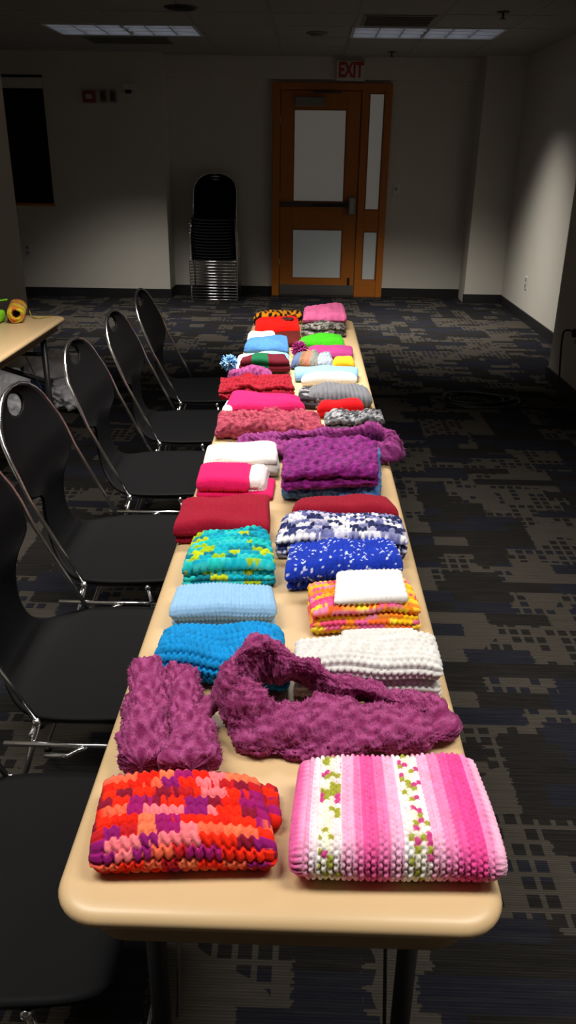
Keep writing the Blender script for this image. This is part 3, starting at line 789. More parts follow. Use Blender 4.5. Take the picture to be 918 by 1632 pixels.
def ring_knit(name, centre, widths, thick, tilt, pat, amp, colour, res=.003, mat='mohair', parent=None, seed=1, **k):
    """closed knitted band: centre points around the loop, half width, half thickness and lean of the band at each point"""
    m = len(centre); th = np.linspace(0, 1, m + 1)
    c = np.array(spline(centre, 24, True)); n = len(c); u = np.arange(n) / n
    arc = np.linalg.norm(np.roll(c, -1, 0) - c, axis=1); ns = int(arc.sum() / res); 
    cum = np.r_[0, np.cumsum(arc)]; s = np.arange(ns) / ns * cum[-1]
    cc_ = np.vstack([c, c[:1]]); cp = np.stack([np.interp(s, cum, cc_[:, q]) for q in range(3)], -1)
    uu = np.interp(s, cum, np.r_[u, 1.0])
    per = lambda v: np.interp(uu, th, list(v) + [v[0]])
    hw, tl, tk = per(widths), np.radians(per(tilt)), per(thick)
    sm = lambda v: np.convolve(np.r_[v[-15:], v, v[:15]], np.ones(31) / 31, 'valid')
    hw, tl, tk = sm(hw), sm(tl), sm(tk)
    tg = np.roll(cp, -1, 0) - np.roll(cp, 1, 0); tg[:, 2] = 0; tg /= np.linalg.norm(tg, axis=1, keepdims=True) + 1e-9
    out = np.stack([tg[:, 1], -tg[:, 0], 0 * tg[:, 0]], -1)
    ctr = cp.mean(0)
    if ((cp - ctr) * out).sum() < 0: out = -out
    up = np.array([0, 0, 1.0])
    wd = np.cos(tl)[:, None] * out - np.sin(tl)[:, None] * up; nd = np.sin(tl)[:, None] * out + np.cos(tl)[:, None] * up
    nt = int(4.4 * hw.mean() / res); ph = np.arange(nt) / nt * 2 * np.pi
    P = cp[None] + wd[None] * (np.cos(ph)[:, None] * hw[None])[..., None] + nd[None] * (np.sin(ph)[:, None] * tk[None])[..., None]
    Nn = grid_normals(P, True, True)
    if ((P - cp[None]) * Nn).sum() < 0: Nn = -Nn
    a = np.broadcast_to((ph * hw.mean() * .7)[:, None], P.shape[:2]); b = np.broadcast_to(s[None], P.shape[:2])
    hgt, i, j = pattern(pat[0], a, b, pat[1], pat[2], seed)
    P = P + Nn * (amp * (hgt - .5) + amp * 1.1 * snoise(P, 18, seed + 3))[..., None]
    P[..., 2] = np.maximum(P[..., 2], TZ + .001)
    col = colour(a.ravel(), b.ravel(), i.ravel(), j.ravel())
    o = grid_object(name, P, col, M[mat], parent, True, True, **k)
    return o, P, Nn, col.reshape(*P.shape)

def pompom(parent, c, r, cols, seed=1, count=260):
    rs = np.random.RandomState(seed); V, F, K = [], [], []
    P = pal(*cols)
    for q in range(count):
        d = rs.normal(size=3); d /= np.linalg.norm(d); L = r * rs.uniform(.8, 1.12)
        s = np.cross(d, rs.normal(size=3)); s /= np.linalg.norm(s); s2 = np.cross(d, s); wv = r * .085
        p0 = np.array(c) + d * r * .15; p1 = np.array(c) + d * L; kk = P[rs.randint(len(P))]
        b = len(V)
        for p, ww in ((p0, wv * .5), (p1 - d * L * .12, wv), (p1, wv * .4)):
            for g in range(4):
                an = g * PI / 2; vv = p + (s * math.cos(an) + s2 * math.sin(an)) * ww; vv[2] = max(vv[2], TZ + .001); V.append(tuple(vv)); K.append(kk)
        for lv in (0, 4):
            for g in range(4): F.append((b + lv + g, b + lv + (g + 1) % 4, b + lv + 4 + (g + 1) % 4, b + lv + 4 + g))
        F.append((b + 8, b + 9, b + 10, b + 11))
    me = bpy.data.meshes.new('pompom'); me.from_pydata(V, [], F)
    at = me.color_attributes.new('yarn', 'FLOAT_COLOR', 'POINT'); cc = np.ones((len(V), 4), np.float32); cc[:, :3] = np.array(K); at.data.foreach_set('color', cc.ravel())
    return link('pompom', me, M['wool'], parent, True)

# ------------------------------------------------------------------ the knitted things on the tables
QUADS = {
    'L1': ((-0.209, 0.5985), (-0.0194, 0.6088), (-0.2225, 0.7209), (-0.0446, 0.726)),
    'L1b': ((-0.1158, 0.6452), (-0.0131, 0.6579), (-0.1055, 0.7325), (-0.0246, 0.7379)),
    'L3': ((-0.2098, 0.9352), (-0.0121, 0.9061), (-0.202, 1.018), (-0.0251, 1.0315)),
    'L4': ((-0.2031, 1.0713), (-0.0381, 1.0826), (-0.2036, 1.1614), (-0.0478, 1.1647)),
    'L5': ((-0.2046, 1.202), (-0.0436, 1.221), (-0.1985, 1.3457), (-0.0674, 1.3693)),
    'L6': ((-0.2461, 1.3772), (-0.0647, 1.3894), (-0.2467, 1.5142), (-0.0699, 1.5512)),
    'L7': ((-0.2298, 1.6062), (-0.0725, 1.608), (-0.2322, 1.7103), (-0.1222, 1.7375)),
    'L7w': ((-0.2094, 1.6074), (-0.0704, 1.6223), (-0.1362, 1.7304), (-0.0857, 1.7334)),
    'L8': ((-0.2327, 1.7188), (-0.0597, 1.741), (-0.2402, 1.8495), (-0.0654, 1.889)),
    'L9': ((-0.2366, 2.0049), (0.0607, 1.9981), (-0.2375, 2.1477), (0.0279, 2.1782)),
    'L10': ((-0.2313, 2.2023), (0.0021, 2.1938), (-0.2215, 2.3597), (-0.0161, 2.3184)),
    'L11': ((-0.2658, 2.3765), (-0.0322, 2.4144), (-0.2725, 2.5233), (-0.0526, 2.5981)),
    'L12': ((-0.2576, 2.5724), (-0.1052, 2.5757), (-0.2499, 2.6287), (-0.1172, 2.6565)),
    'L13': ((-0.229, 2.7029), (-0.0529, 2.7166), (-0.2266, 2.7857), (-0.074, 2.8377)),
    'L14': ((-0.2432, 2.7173), (-0.0557, 2.7498), (-0.2457, 2.8827), (-0.0652, 2.9391)),
    'L15': ((-0.2375, 3.0101), (-0.0643, 3.0138), (-0.2332, 3.1493), (-0.0774, 3.2242)),
    'L16': ((-0.238, 3.1786), (-0.1216, 3.2005), (-0.2379, 3.2855), (-0.1316, 3.3211)),
    'Lbrown': ((-0.1433, 3.1286), (-0.0208, 3.1621), (-0.1274, 3.346), (-0.0287, 3.3813)),
    'L17': ((-0.2167, 3.354), (-0.0285, 3.3839), (-0.2231, 3.5417), (-0.0402, 3.6053)),
    'L18': ((-0.2372, 3.5876), (-0.0231, 3.6375), (-0.2326, 3.6941), (-0.0366, 3.7629)),
    'R1': ((-0.0042, 0.596), (0.2152, 0.5987), (0.0028, 0.7565), (0.2087, 0.7716)),
    'R3': ((-0.0052, 0.9064), (0.1952, 0.9122), (-0.0037, 0.9801), (0.1938, 1.0041)),
    'R4': ((0.0183, 1.0669), (0.1918, 1.0895), (0.0123, 1.1758), (0.1745, 1.2015)),
    'R4w': ((0.0499, 1.0285), (0.1663, 1.0429), (0.0599, 1.1728), (0.1672, 1.1891)),
    'R5': ((-0.0265, 1.1954), (0.1753, 1.2362), (-0.0222, 1.3071), (0.171, 1.3331)),
    'R6': ((-0.0477, 1.3263), (0.1936, 1.3335), (-0.0398, 1.4297), (0.1951, 1.4547)),
    'R7': ((-0.0217, 1.47), (0.1944, 1.4815), (-0.0092, 1.5376), (0.1743, 1.565)),
    'R8b': ((-0.0476, 1.5988), (0.1679, 1.6109), (-0.0447, 1.8762), (0.1932, 1.9103)),
    'R8': ((-0.0444, 1.5726), (0.1581, 1.6022), (-0.0459, 1.79), (0.1716, 1.8274)),
    'R9': ((-0.1514, 1.8873), (0.2086, 1.8196), (-0.1581, 1.9373), (0.2234, 1.9722)),
    'R10': ((0.0547, 2.034), (0.2161, 2.0496), (0.055, 2.1283), (0.2088, 2.1569)),
    'R11': ((0.0307, 2.2078), (0.1744, 2.2422), (0.0465, 2.2557), (0.1581, 2.3035)),
    'R12': ((0.007, 2.3074), (0.1999, 2.3208), (0.0097, 2.424), (0.1866, 2.4676)),
    'R12b': ((-0.0228, 2.3054), (0.0554, 2.2977), (-0.0137, 2.4562), (0.0495, 2.4761)),
    'R13': ((-0.0143, 2.5506), (0.1708, 2.5802), (-0.007, 2.5964), (0.1557, 2.6344)),
    'R14': ((-0.0358, 2.6134), (0.1755, 2.6293), (-0.038, 2.719), (0.1781, 2.7361)),
    'R15': ((0.0895, 2.7977), (0.1739, 2.8043), (0.0993, 2.8627), (0.1681, 2.8882)),
    'R16': ((-0.0566, 2.7862), (0.045, 2.785), (-0.037, 2.9102), (0.0507, 2.97)),
    'R16b': ((0.0274, 2.7928), (0.0983, 2.7984), (0.0409, 2.898), (0.0922, 2.9434)),
    'R17': ((0.0002, 2.9258), (0.1739, 2.9399), (0.0087, 3.044), (0.1755, 3.092)),
    'R18': ((-0.0352, 3.1264), (0.1468, 3.1418), (-0.0221, 3.2415), (0.144, 3.2942)),
    'R19': ((-0.0228, 3.3454), (0.163, 3.3619), (-0.0198, 3.5269), (0.1671, 3.5595)),
    'R20': ((-0.019, 3.4587), (0.1733, 3.505), (-0.0128, 3.6295), (0.1633, 3.7788)),
}
def item(key, name, h, N, label, cat, **k):
    lb = dict(label=label, cat=cat) if label else {}
    return folded(name, QUADS[key], h, N, seed=sum(map(ord, key)), **lb, **k)

KG = 'knitted gifts on the tables'
# --- nearest: crocheted blanket square in reds
VAR1 = ['#ff2a0c', '#ff2a0c', '#e8200c', '#a3156a', '#8a1230', '#ff6a4a', '#ff7d86', '#ff7a52', '#c81a22', '#951670']
o, *_ = item('L1', 'crocheted_scarf', .042, 2, 'folded red, orange and purple crocheted scarf at the near end of the table', 'scarf', start='back', pat=('crochet', .0098, .0135), amp=.0064, colour=variegated(VAR1, .020, .33, 3), res=.0013, droop=.18, lump=.05)
item('L1b', 'loose_end', .020, 1, None, None, parent=o, pat=('crochet', .0095, .0135), amp=.007, colour=variegated(VAR1, .023, .33, 5), res=.0024)
# --- pink striped garter-stitch scarf
PB = [(.05, '#f26cae'), (.09, '#fba6cf'), (.13, '#fde0ea'), (.155, '#fbf3ea'), (.20, '#f6f2df'), (.24, '#fbe6ea'), (.30, '#f9b4d6'), (.34, '#f386bd'), (.41, '#ee5fa6'), (.46, '#f47fba'), (.52, '#fab8d9'), (.56, '#fdeef0'),
      (.61, '#f8f3e2'), (.65, '#fbf0ec'), (.71, '#fab4d6'), (.77, '#f58cc0'), (.82, '#ee5fa8'), (.90, '#ee4f9f'), (.95, '#f78fc3'), (2, '#fbb9d8')]
_pb = bands(PB, 'b', .2135, .5)
def pink_stripes(a, b, i, j):
    b = b
    c = _pb(a, b - .107, i, j)
    x = b / .2135
    fl = ((x > .135) & (x < .235)) | ((x > .545) & (x < .655))
    r = hsh(i, j, 21); g = hsh(np.floor(i / 5), j, 22)
    c = np.where((fl & (r < .24))[:, None], np.array(lin('#a7a83a')), c)
    c = np.where((fl & (r > .86))[:, None], np.array(lin('#d2488e')), c)
    return c
item('R1', 'garter_scarf', .048, 2, 'folded pink and white striped scarf with green flecks at the near table end', 'scarf', start='back', pat=('garter', .0072, .0060), rows='B', amp=.0046, colour=pink_stripes, res=.00115, droop=.14, lump=.05)
# --- purple mohair mitts
MO = heather('#7c2456', '#a84e84', .010, 5)
def mitt(path, hw, hh, thumb, thw, label, seed):
    o, P, Nn, cl = tube_knit('mohair_mitt', path, hw, hh, ('fuzzy', .009, .009), .0058, MO, .0020, seed=seed, power=2.6, label=label, cat='mitten')
    if thumb:
        t_, *_ = tube_knit('thumb', thumb, thw, [x * .8 for x in thw], ('fuzzy', .010, .010), .003, MO, .0028, seed=seed + 1, parent=o)
    fuzz(P, Nn, cl, 2600, .0055, o, seed, .00035)
mitt([(-.184, .740, .764), (-.192, .81, .766), (-.202, .87, .765), (-.212, .945, .764)], [.030, .030, .026, .029, .028, .022], [.021, .022, .021, .021, .018], None, None, 'left one of two purple mohair mitts, lying along the table edge', 31)
mitt([(-.124, .740, .762), (-.138, .81, .765), (-.150, .86, .765), (-.166, .938, .763)], [.034, .033, .026, .024, .023, .020], [.020, .022, .021, .020, .017], [(-.140, .822, .768), (-.124, .845, .768), (-.113, .872, .766)], [.016, .015, .011], 'right one of two purple mohair mitts, its thumb pointing out', 33)
# --- purple mohair cowl with an open loop
#   order around the loop: left, back-left, back, back-right, right, front-right, front, front-left
o, P, Nn, cl = ring_knit('mohair_cowl',
    [(-.090, .856, .797), (-.055, .905, .804), (.0, .902, .790), (.06, .886, .774), (.13, .874, .767), (.180, .852, .763), (.145, .834, .764), (.06, .826, .764), (-.04, .816, .764)],
    [.037, .035, .031, .028, .026, .033, .040, .044, .036], [.016, .015, .014, .014, .014, .016, .018, .019, .018], [82, 80, 74, 62, 35, 12, 10, 14, 28],
    ('fuzzy', .010, .009), .0066, MO, .0020, seed=8, label='purple mohair cowl with an open loop behind the striped pink scarf', cat='cowl')
fuzz(P, Nn, cl, 6500, .0055, o, 8, .00035)
# --- bright blue crochet
item('L3', 'crocheted_scarf', .056, 2, 'bright blue crocheted scarf folded beside the purple cowl', 'scarf', start='back', pat=('crochet', .0085, .014), amp=.0075, colour=solid('#0f8fd2', .10), res=.0016, droop=.16, lump=.07)
# --- white chunky
item('R3', 'chunky_scarf', .062, 4, 'thick white scarf folded in two rolls behind the purple cowl', 'scarf', start='back', pat=('garter', .009, .010), amp=.006, colour=heather('#d6d4d1', '#e6e5e2', .02, 4), res=.0018, droop=.10, lump=.06, wob=.015)
# --- light blue ribbed with a yellow edge
o, *_ = item('L4', 'ribbed_scarf', .045, 3, 'pale blue ribbed scarf folded between the bright blue and teal ones', 'scarf', start='front', pat=('rib', .0060, .006), amp=.0038, colour=solid('#93bfe4', .05), res=.0014, lump=.05)
# --- orange and pink variegated with a white panel
VAR4 = ['#ff8a1e', '#ffc21a', '#ff6d2a', '#e85f9a', '#f08fb8', '#ffd83a', '#ef4f7e', '#ff9a3a']
o, *_ = item('R4', 'knitted_hat', .048, 3, 'orange, yellow and pink hat with a white panel on top', 'hat', start='back', pat=('garter', .0085, .0095), amp=.007, colour=variegated(VAR4, .022, .29, 7), res=.0019, lump=.08)
folded('white_panel', ((.052, 1.072), (.168, 1.088), (.058, 1.185), (.168, 1.203)), .014, 1, base=.046, pat=('garter', .008, .008), amp=.0045, colour=solid('#eeece9', .04), res=.002, parent=o, seed=3, lump=.06)
folded('white_lining', ((.062, 1.046), (.182, 1.056), (.062, 1.16), (.18, 1.17)), .010, 1, pat=('garter', .008, .008), amp=.002, colour=solid('#e8e4e2', .04), res=.004, parent=o, seed=5)
# --- teal variegated
VAR5 = ['#16b3c4', '#1cc0c8', '#0f8fa6', '#22c7c0', '#c6d31e', '#12a5c0', '#0b7f92', '#3ad0d2', '#a8c41a', '#14b6cc']
item('L5', 'chunky_scarf', .055, 3, 'teal and lime variegated chunky scarf folded at the left edge', 'scarf', start='back', pat=('garter', .012, .012), amp=.0085, colour=variegated(VAR5, .021, .30, 4), res=.0021, droop=.22, lump=.08)
# --- sparkling blue
item('R5', 'sparkly_scarf', .056, 3, 'royal blue ribbed scarf with white sparkles', 'scarf', start='front', axis='y', pat=('rib', .010, .006), amp=.0055, colour=speckle('#1838b4', '#cfdcff', .07), res=.0018, droop=.16, lump=.06)
# --- blue white marl
VAR6 = ['#f2f1f6', '#c9c7de', '#6a6da8', '#39407a', '#262c5c', '#e9e7f2', '#8d90bd', '#2f3560']
item('R6', 'chunky_cowl', .056, 3, 'navy, grey and white variegated cowl behind the sparkly blue scarf', 'cowl', start='back', pat=('garter', .012, .011), amp=.0085, colour=variegated(VAR6, .018, .33, 11), res=.0021, droop=.22, lump=.10)
# --- dark red flat fold
item('L6', 'knitted_scarf', .048, 3, 'dark red plain scarf folded behind the teal one', 'scarf', start='front', pat=('garter', .005, .005), rows='B', amp=.0030, colour=solid('#98112c', .08), res=.0018, lump=.07, wob=.03)
item('R7', 'ribbed_hat', .046, 2, 'dark red ribbed hat tucked behind the navy and white cowl', 'hat', start='back', pat=('rib', .009, .006), amp=.005, colour=solid('#8f1028', .06), res=.003, droop=.2)
# --- hot pink with white lining
o, *_ = folded('knitted_hat', ((-.232, 1.604), (-.118, 1.606), (-.236, 1.712), (-.122, 1.738)), .048, 3, start='front', pat=('rib', .0065, .006), amp=.0036, colour=solid('#e81a66', .06), res=.003, lump=.06, seed=71, label='hot pink ribbed hat with a white lining', cat='hat')
folded('lining', ((-.128, 1.612), (-.082, 1.622), (-.128, 1.738), (-.078, 1.745)), .044, 2, start='front', axis='x', pat=('garter', .006, .006), amp=.003, colour=solid('#efe0e0', .04), res=.0035, parent=o, seed=9, droop=.3)
folded('brim', ((-.150, 1.600), (-.066, 1.606), (-.140, 1.71), (-.062, 1.72)), .016, 1, start='back', axis='y', pat=('rib', .0065, .006), amp=.003, colour=solid('#e81a66', .06), res=.0035, parent=o, seed=10, droop=.3)
item('L8', 'knitted_scarf', .048, 3, 'plain white scarf folded behind the hot pink and white hat', 'scarf', start='back', pat=('garter', .007, .007), amp=.0038, colour=solid('#e6e1d9', .03), res=.0022, lump=.10, wob=.03)
# --- fluffy blue with purple chenille on it
item('R8b', 'fluffy_scarf', .040, 2, 'fluffy denim blue scarf folded under the purple chenille one', 'scarf', start='back', pat=('fuzzy', .011, .011), amp=.007, colour=heather('#33609f', '#6590c8', .012, 3), res=.0032, mat='chenille', lump=.12)
o, P, Nn, cl = item('R8', 'chenille_scarf', .050, 4, 'shiny purple chenille scarf lying on the fluffy blue one', 'scarf', start='back', base=.036, pat=('fuzzy', .026, .011), amp=.008, colour=heather('#680a60', '#921c82', .02, 5), res=.003, mat='chenille', lump=.08, droop=.16)
# --- second mohair cowl
o, P, Nn, cl = ring_knit('mohair_cowl',
    [(-.150, 1.915, .765), (-.06, 1.945, .770), (.08, 1.945, .775), (.185, 1.948, .785), (.225, 1.90, .775), (.195, 1.86, .768), (.07, 1.878, .764), (-.07, 1.888, .762)],
    [.026, .028, .03, .034, .034, .030, .028, .026], [.016] * 8, [25, 35, 45, 60, 60, 30, 20, 20],
    ('fuzzy', .011, .011), .006, heather('#70205e', '#9c4488', .012, 6), .0036, seed=15, label='purple mohair cowl behind the chenille scarf, looping over the right edge', cat='cowl')
fuzz(P, Nn, cl, 2500, .007, o, 15, .0004)
# --- dusty rose lace
item('L9', 'lace_scarf', .048, 2, 'dusty rose lacy scarf bunched across the table', 'scarf', start='back', pat=('fuzzy', .022, .018), amp=.009, colour=heather('#80243a', '#b04e60', .014, 9), res=.0036, mat='mohair', lump=.22, droop=.2, lumpf=11)
# --- tweed grey
TW = ['#7c7c80', '#a2a2a6', '#39393d', '#5c5c60', '#8d8d91', '#4a4a4e', '#242428']
item('R10', 'tweed_scarf', .056, 3, 'black and grey tweed scarf folded behind the purple cowl', 'scarf', start='back', pat=('cable', .010, .008), amp=.007, colour=variegated(TW, .009, .28, 3), res=.0035, lump=.10)
o, *_ = item('L10', 'knitted_scarf', .046, 2, 'hot pink scarf folded behind the dusty rose lace', 'scarf', start='back', pat=('garter', .006, .006), amp=.0045, colour=solid('#d41a5e', .07), res=.0022, lump=.08)
folded('white_edge', ((-.238, 2.19), (-.205, 2.19), (-.232, 2.28), (-.205, 2.28)), .034, 2, pat=('garter', .006, .006), amp=.002, colour=solid('#f0e9e6', .04), res=.004, parent=o, seed=2)
item('R11', 'knitted_hat', .046, 2, 'bright red plain hat between the two grey knits', 'hat', start='back', pat=('rib', .006, .006), amp=.002, colour=solid('#d80d18', .06), res=.0035, lump=.06)
item('R12', 'ribbed_hat', .050, 2, 'plain grey ribbed hat behind the bright red one', 'hat', start='back', pat=('rib', .013, .008), amp=.008, colour=solid('#6c6d73', .10), res=.003, droop=.25)
item('R12b', 'striped_mitt', .036, 3, 'small black and grey striped mitt at the left of the grey hat', 'mitten', start='back', axis='y', pat=('garter', .008, .010), amp=.004, colour=variegated(['#2a272b', '#3a363b', '#8f8b90', '#1b1a1d'], .03, .2, 3), res=.0035, lump=.14)
item('L11', 'lace_scarf', .040, 3, 'dark red loose scarf bunched behind the hot pink one', 'scarf', start='back', pat=('fuzzy', .014, .012), amp=.007, colour=heather('#6d0a18', '#a0142a', .014, 4), res=.0036, mat='mohair', lump=.18, lumpf=11)
item('L12', 'mohair_hat', .052, 2, 'small purple mohair hat behind the dark red scarf', 'hat', start='back', pat=('fuzzy', .010, .010), amp=.005, colour=heather('#7c2660', '#984a7e', .012, 5), res=.0036, mat='mohair', droop=.3)
BG = bands([(.25, '#5d1020'), (.60, '#0d5a38'), (5, '#5d1020')], 'a', .16)
item('L13', 'striped_scarf', .048, 3, 'burgundy and dark green striped scarf folded on the table', 'scarf', start='back', pat=('garter', .006, .006), amp=.0022, base=.006, colour=BG, res=.0036, lump=.08)
BW = bands([(.55, '#e9eff6'), (5, '#86b8e4')], 'a', .185)
o, *_ = item('L14', 'pompom_hat', .040, 2, 'white and pale blue hat with a blue pompom over the left edge', 'hat', start='back', pat=('garter', .007, .007), amp=.0024, colour=BW, res=.0036, droop=.25)
pompom(o, (-.268, 2.745, .772), .030, ['#8fc0ea', '#5f9bd2', '#b9dbf4', '#3f7ab8'], 3)
item('R13', 'knitted_hat', .042, 2, 'plain white hat in front of the pale blue one', 'hat', start='back', pat=('rib', .007, .006), amp=.002, colour=solid('#e2e1de', .03), res=.0036, droop=.2)
item('R14', 'ribbed_scarf', .036, 2, 'pale blue ribbed scarf behind the white hat on the right', 'scarf', start='back', pat=('rib', .007, .007), amp=.0022, colour=solid('#84b2de', .05), res=.0036)
item('R15', 'knitted_hat', .036, 2, 'small yellow knit on the right behind the pale blue scarf', 'hat', start='back', pat=('garter', .007, .007), amp=.0024, colour=solid('#f2c52c', .06), res=.004, droop=.3)
item('R16', 'variegated_hat', .042, 2, 'brown, blue and grey variegated hat in the middle of the far table', 'hat', start='back', pat=('cable', .008, .008), amp=.005, colour=bands([(.30, '#56688c'), (.50, '#8f6a4e'), (.72, '#a8705a'), (5, '#7f8078')], 'a', .10), res=.0036, droop=.35)
item('R16b', 'cabled_mitt', .038, 2, 'small grey-blue cabled mitt beside the yellow knit', 'mitten', start='back', pat=('cable', .007, .008), amp=.005, colour=heather('#7b8898', '#aab6c2', .012, 4), res=.0036, droop=.35)
item('L15', 'ribbed_hat', .042, 2, 'denim blue hat folded in front of the small white one', 'hat', start='back', pat=('stock', .008, .007), amp=.003, colour=solid('#4f87c6', .10), res=.0038, droop=.2)
o, *_ = item('R17', 'pompom_hat', .036, 2, 'mauve hat with a mauve pompom on the far table', 'hat', start='back', pat=('garter', .007, .007), amp=.0024, colour=solid('#a43a78', .08), res=.004, droop=.2)
pompom(o, (-.026, 2.985, .772), .031, ['#a02a78', '#8a1f66', '#b84a90'], 5)
item('R18', 'knitted_hat', .036, 2, 'bright green hat behind the mauve one', 'hat', start='back', pat=('stock', .008, .007), amp=.003, colour=solid('#3fb81c', .10), res=.004, droop=.28)
item('L16', 'knitted_hat', .036, 2, 'small cream white hat behind the denim blue one', 'hat', start='back', pat=('rib', .007, .006), amp=.002, colour=solid('#efe6dc', .04), res=.004, droop=.2)
item('Lbrown', 'knitted_scarf', .026, 2, 'flat reddish brown scarf peeking out under the red hat', 'scarf', start='back', pat=('garter', .006, .006), amp=.002, colour=solid('#5e1a14', .08), res=.0045)
o, *_ = item('L17', 'knitted_hat', .052, 2, 'bright red hat with a brown flower at the far end', 'hat', start='back', pat=('rib', .007, .006), amp=.0022, colour=solid('#e3160c', .05), res=.004, droop=.25)
def flower(parent, c, r, hexes, seed):
    rs = np.random.RandomState(seed); bm = bmesh.new()
    for k in range(7):
        a = 2 * PI * k / 7; bmm = bmesh.ops.create_uvsphere(bm, u_segments=8, v_segments=5, radius=1)
        for v in bmm['verts']:
            p = Vector((v.co.x * r * .42, v.co.y * r * .28, v.co.z * r * .22)); p.rotate(Matrix.Rotation(a, 3, 'Z'))
            v.co = p + Vector((c[0] + math.cos(a) * r * .6, c[1] + math.sin(a) * r * .6, c[2] + rs.uniform(0, .004)))
    ob = from_bm('flower', bm, None, parent, True); me = ob.data; me.materials.append(M['wool'])
    at = me.color_attributes.new('yarn', 'FLOAT_COLOR', 'POINT'); cc = np.ones((len(me.vertices), 4), np.float32); cc[:, :3] = np.array(lin(hexes)); at.data.foreach_set('color', cc.ravel())
flower(o, (-.085, 3.47, .792), .028, '#4a2a24', 3)
def leopard(a, b, i, j):
    n = snoise(np.stack([a / .03, b / .03], -1), 1.0, 5)
    return np.where((n > .05)[:, None], np.array(lin('#14100c')), np.array(lin('#d88a12')))
item('L18', 'leopard_scarf', .048, 3, 'orange and black leopard spotted scarf at the far end', 'scarf', start='back', pat=('garter', .007, .007), amp=.0024, colour=leopard, res=.0042, lump=.16)
item('R19', 'tweed_hat', .042, 3, 'grey and black tweed hat at the far right end', 'hat', start='back', pat=('fuzzy', .011, .011), amp=.006, colour=variegated(['#7c7872', '#3a3733', '#a8a49c', '#1f1d1b', '#5e5a55'], .014, .25, 2), res=.004, lump=.12)
item('R20', 'ribbed_hat', .046, 2, 'pink hat with a pointed back at the far right end', 'hat', start='back', base=.030, pat=('stock', .009, .008), amp=.0032, colour=solid('#df6a9c', .08), res=.004, droop=.2, curl=.012)

# ------------------------------------------------------------------ on the left table
yr = empty('yarn_roll', (-1.292, 3.60, TZ + .001), label='yellow and pink wound yarn roll on the left table', cat='yarn')
def wound(name, p0, p1, r0, r1, turns, cols, mat, parent):
    n = turns * 18; V = []
    p0 = np.array(p0); p1 = np.array(p1); ax = (p1 - p0); Lx = np.linalg.norm(ax); ax /= Lx
    s = np.cross(ax, [0, 0, 1.0]); s /= np.linalg.norm(s); u = np.cross(s, ax)
    nu, nv = 60, 26
    th = np.arange(nu) / nu * 2 * PI
    prof = [(r1, .0), (r0 * .92, .0), (r0, .04), (r0, .5), (r0, .96), (r0 * .92, 1.0), (r1, 1.0), (r1, .5)]
    pp = np.array(spline([(a, b, 0) for a, b in prof], 10, True))[:, :2]
    R, Z = pp[:, 0], pp[:, 1]
    P = p0 + ax * (Z * Lx)[None, :, None] + (s * np.cos(th)[:, None, None] + u * np.sin(th)[:, None, None]) * (R[None, :, None] * (1 + .05 * np.sin(th * 3 + 1)[:, None, None] + .03 * np.sin(40 * Z[None, :, None] + 5 * th[:, None, None])))
    k = np.floor((th[:, None] / .9 + Z[None] * 14)).astype(int); Pp = pal(*cols)
    col = Pp[(np.floor(hsh(k, np.floor(Z[None] * 9) + 0 * k, 4) * len(Pp)).astype(int)) % len(Pp)].reshape(-1, 3)
    return grid_object(name, P, col, mat, parent, True, True)
wound('winding', (.012, -.06, .040), (-.035, .115, .041), .037, .018, 8, ['#e0b82a', '#d8c832', '#a8507e', '#e4cf4a', '#b8a02a', '#d8783a'], M['wool'], yr)
tube('yarn_tail', spline([(.02, .10, .03), (.03, .09, .006), (.07, .05, .0035), (.10, .09, .0035), (.12, .10, .0035)], 6), .0022, newmat('yarn_tail', lin('#a59a2e'), .9), yr, 6)
M['neon'] = mottled('neon_green_cloth', lin('#8fe626'), lin('#7ad01c'), 40, .8, .3, 300)
gr = empty('green_bag', (-1.432, 3.53, TZ + .001), label='neon green cloth bag with a dark mark beside the yellow yarn roll', cat='bag')
bm = bmesh.new(); add_box(bm, (-.17, -.06, 0), (.090, .07, .060), .022, 4)
for v in bm.verts: v.co.z *= 1 - .25 * math.sin(v.co.x * 19 + 1) ** 2
from_bm('body', bm, M['neon'], gr, True)
tube('handle', spline([(-.15, .03, .045), (-.06, .065, .062), (.02, .085, .078), (.09, .10, .088)], 6), .004, M['neon'], gr, 8)
box('dark_mark', (-.10, -.025, .0535), (-.03, -.008, .0565), newmat('navy_print', lin('#2c4a5e'), .7), gr)

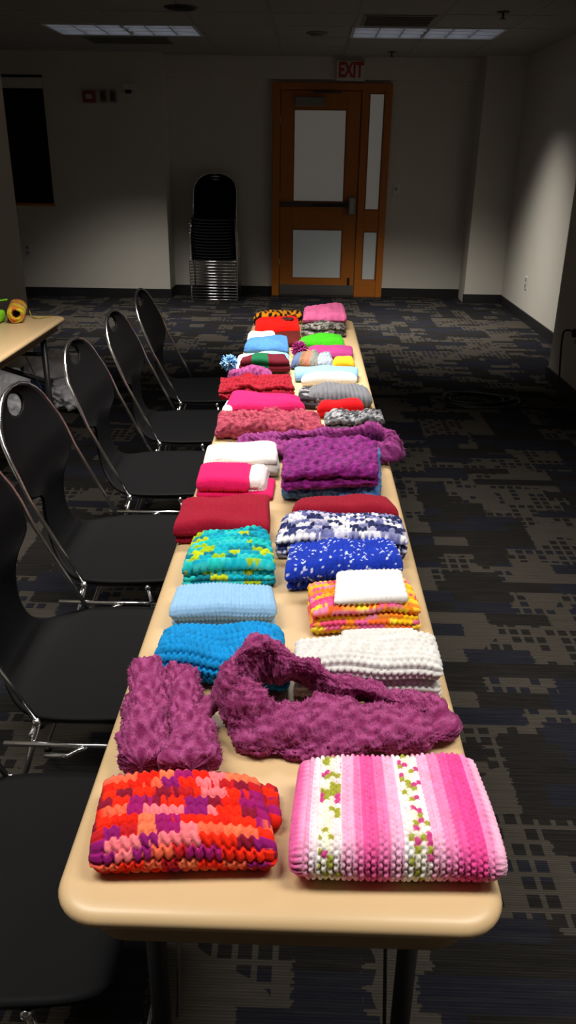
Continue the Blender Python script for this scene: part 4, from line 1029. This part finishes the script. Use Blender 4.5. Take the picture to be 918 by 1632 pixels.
# ------------------------------------------------------------------ plastic bags and clothes under the left table
def crumple(name, c, s, mat, seed, label=None, cat=None, parent=None, sharp=.22, sub=5, group=None):
    bm = bmesh.new(); bmesh.ops.create_icosphere(bm, subdivisions=sub, radius=1)
    V = np.array([v.co[:] for v in bm.verts])
    d = 1 + sharp * (np.abs(snoise(V, .55, seed)) - .4) + sharp * .8 * (np.abs(snoise(V, 1.2, seed + 1)) - .3) + sharp * .5 * np.abs(snoise(V, 2.6, seed + 2)) - sharp * .35 * np.abs(snoise(V, 4.5, seed + 3))
    V = V * d[:, None] * np.array(s); V[:, 2] = np.maximum(V[:, 2] + s[2] * .62, .002)
    for v, p in zip(bm.verts, V): v.co = Vector(p)
    o = from_bm(name, bm, mat, parent, True); o.location = c
    if label: tag(o, label, cat, group)
    return o
mb = mottled('thin_white_plastic', (.86, .86, .92), (.74, .75, .82), 6, .35, .2, 30, .004); M['bag'] = mb
crumple('plastic_bag', (-1.65, 5.22, 0), (.20, .28, .14), M['bag'], 4, 'crumpled white plastic bag on the floor behind the left table leg', 'bag')
crumple('plastic_bag', (-1.40, 4.84, 0), (.17, .22, .105), M['bag'], 9, 'crumpled white plastic bag lower down, beside the middle chair', 'bag')
crumple('plastic_bag', (-1.76, 4.52, 0), (.16, .18, .17), M['bag'], 14, 'white plastic bag seen through the hand hole of a chair', 'bag')
M['denim'] = mottled('blue_fabric', (.018, .05, .19), (.010, .03, .11), 9, .85, .3, 200)
crumple('blue_cloth', (-1.86, 4.86, 0), (.20, .15, .095), M['denim'], 21, 'crumpled dark blue cloth on the floor among the white bags', 'cloth', sharp=.15)

# ------------------------------------------------------------------ cord on the carpet
cord = empty('extension_cord', (1.6, 5.0, 0), label='black power cord coiled on the carpet and plugged into the right wall', cat='cord')
def cp(l): return [(x - 1.6, y - 5.0, z) for x, y, z in l]
tube('drop', spline(cp([(1.712, 5.16, .43), (1.66, 5.20, .44), (1.628, 5.16, .40), (1.618, 5.08, .20), (1.615, 5.00, .03), (1.60, 4.965, .007)]), 8), .006, M['cord'], cord, 8)
box('plug', (.085, .145, .405), (.1115, .175, .455), M['cord'], cord, .004)
L = []
for k in range(120):
    a = 2 * PI * k / 40; q = k / 120
    L.append((1.10 + .05 * math.sin(q * 7) + (.24 - .05 * q) * math.cos(a) + .02 * math.cos(2 * a), 5.05 + .03 * q + (.17 - .05 * q) * math.sin(a), .007 + .006 * (k // 40)))
tube('coil', cp(L), .006, M['cord'], cord, 8)
tube('lead', spline(cp([(1.60, 4.965, .007), (1.45, 4.93, .007), (1.25, 4.89, .007), (1.05, 4.88, .007), (.95, 4.93, .007)]), 8), .006, M['cord'], cord, 8)
tube('lead', spline(cp([(1.30, 4.90, .018), (1.50, 4.915, .010), (1.62, 4.905, .007), (1.70, 4.86, .007), (1.70, 4.5, .007)]), 8), .006, M['cord'], cord, 8)
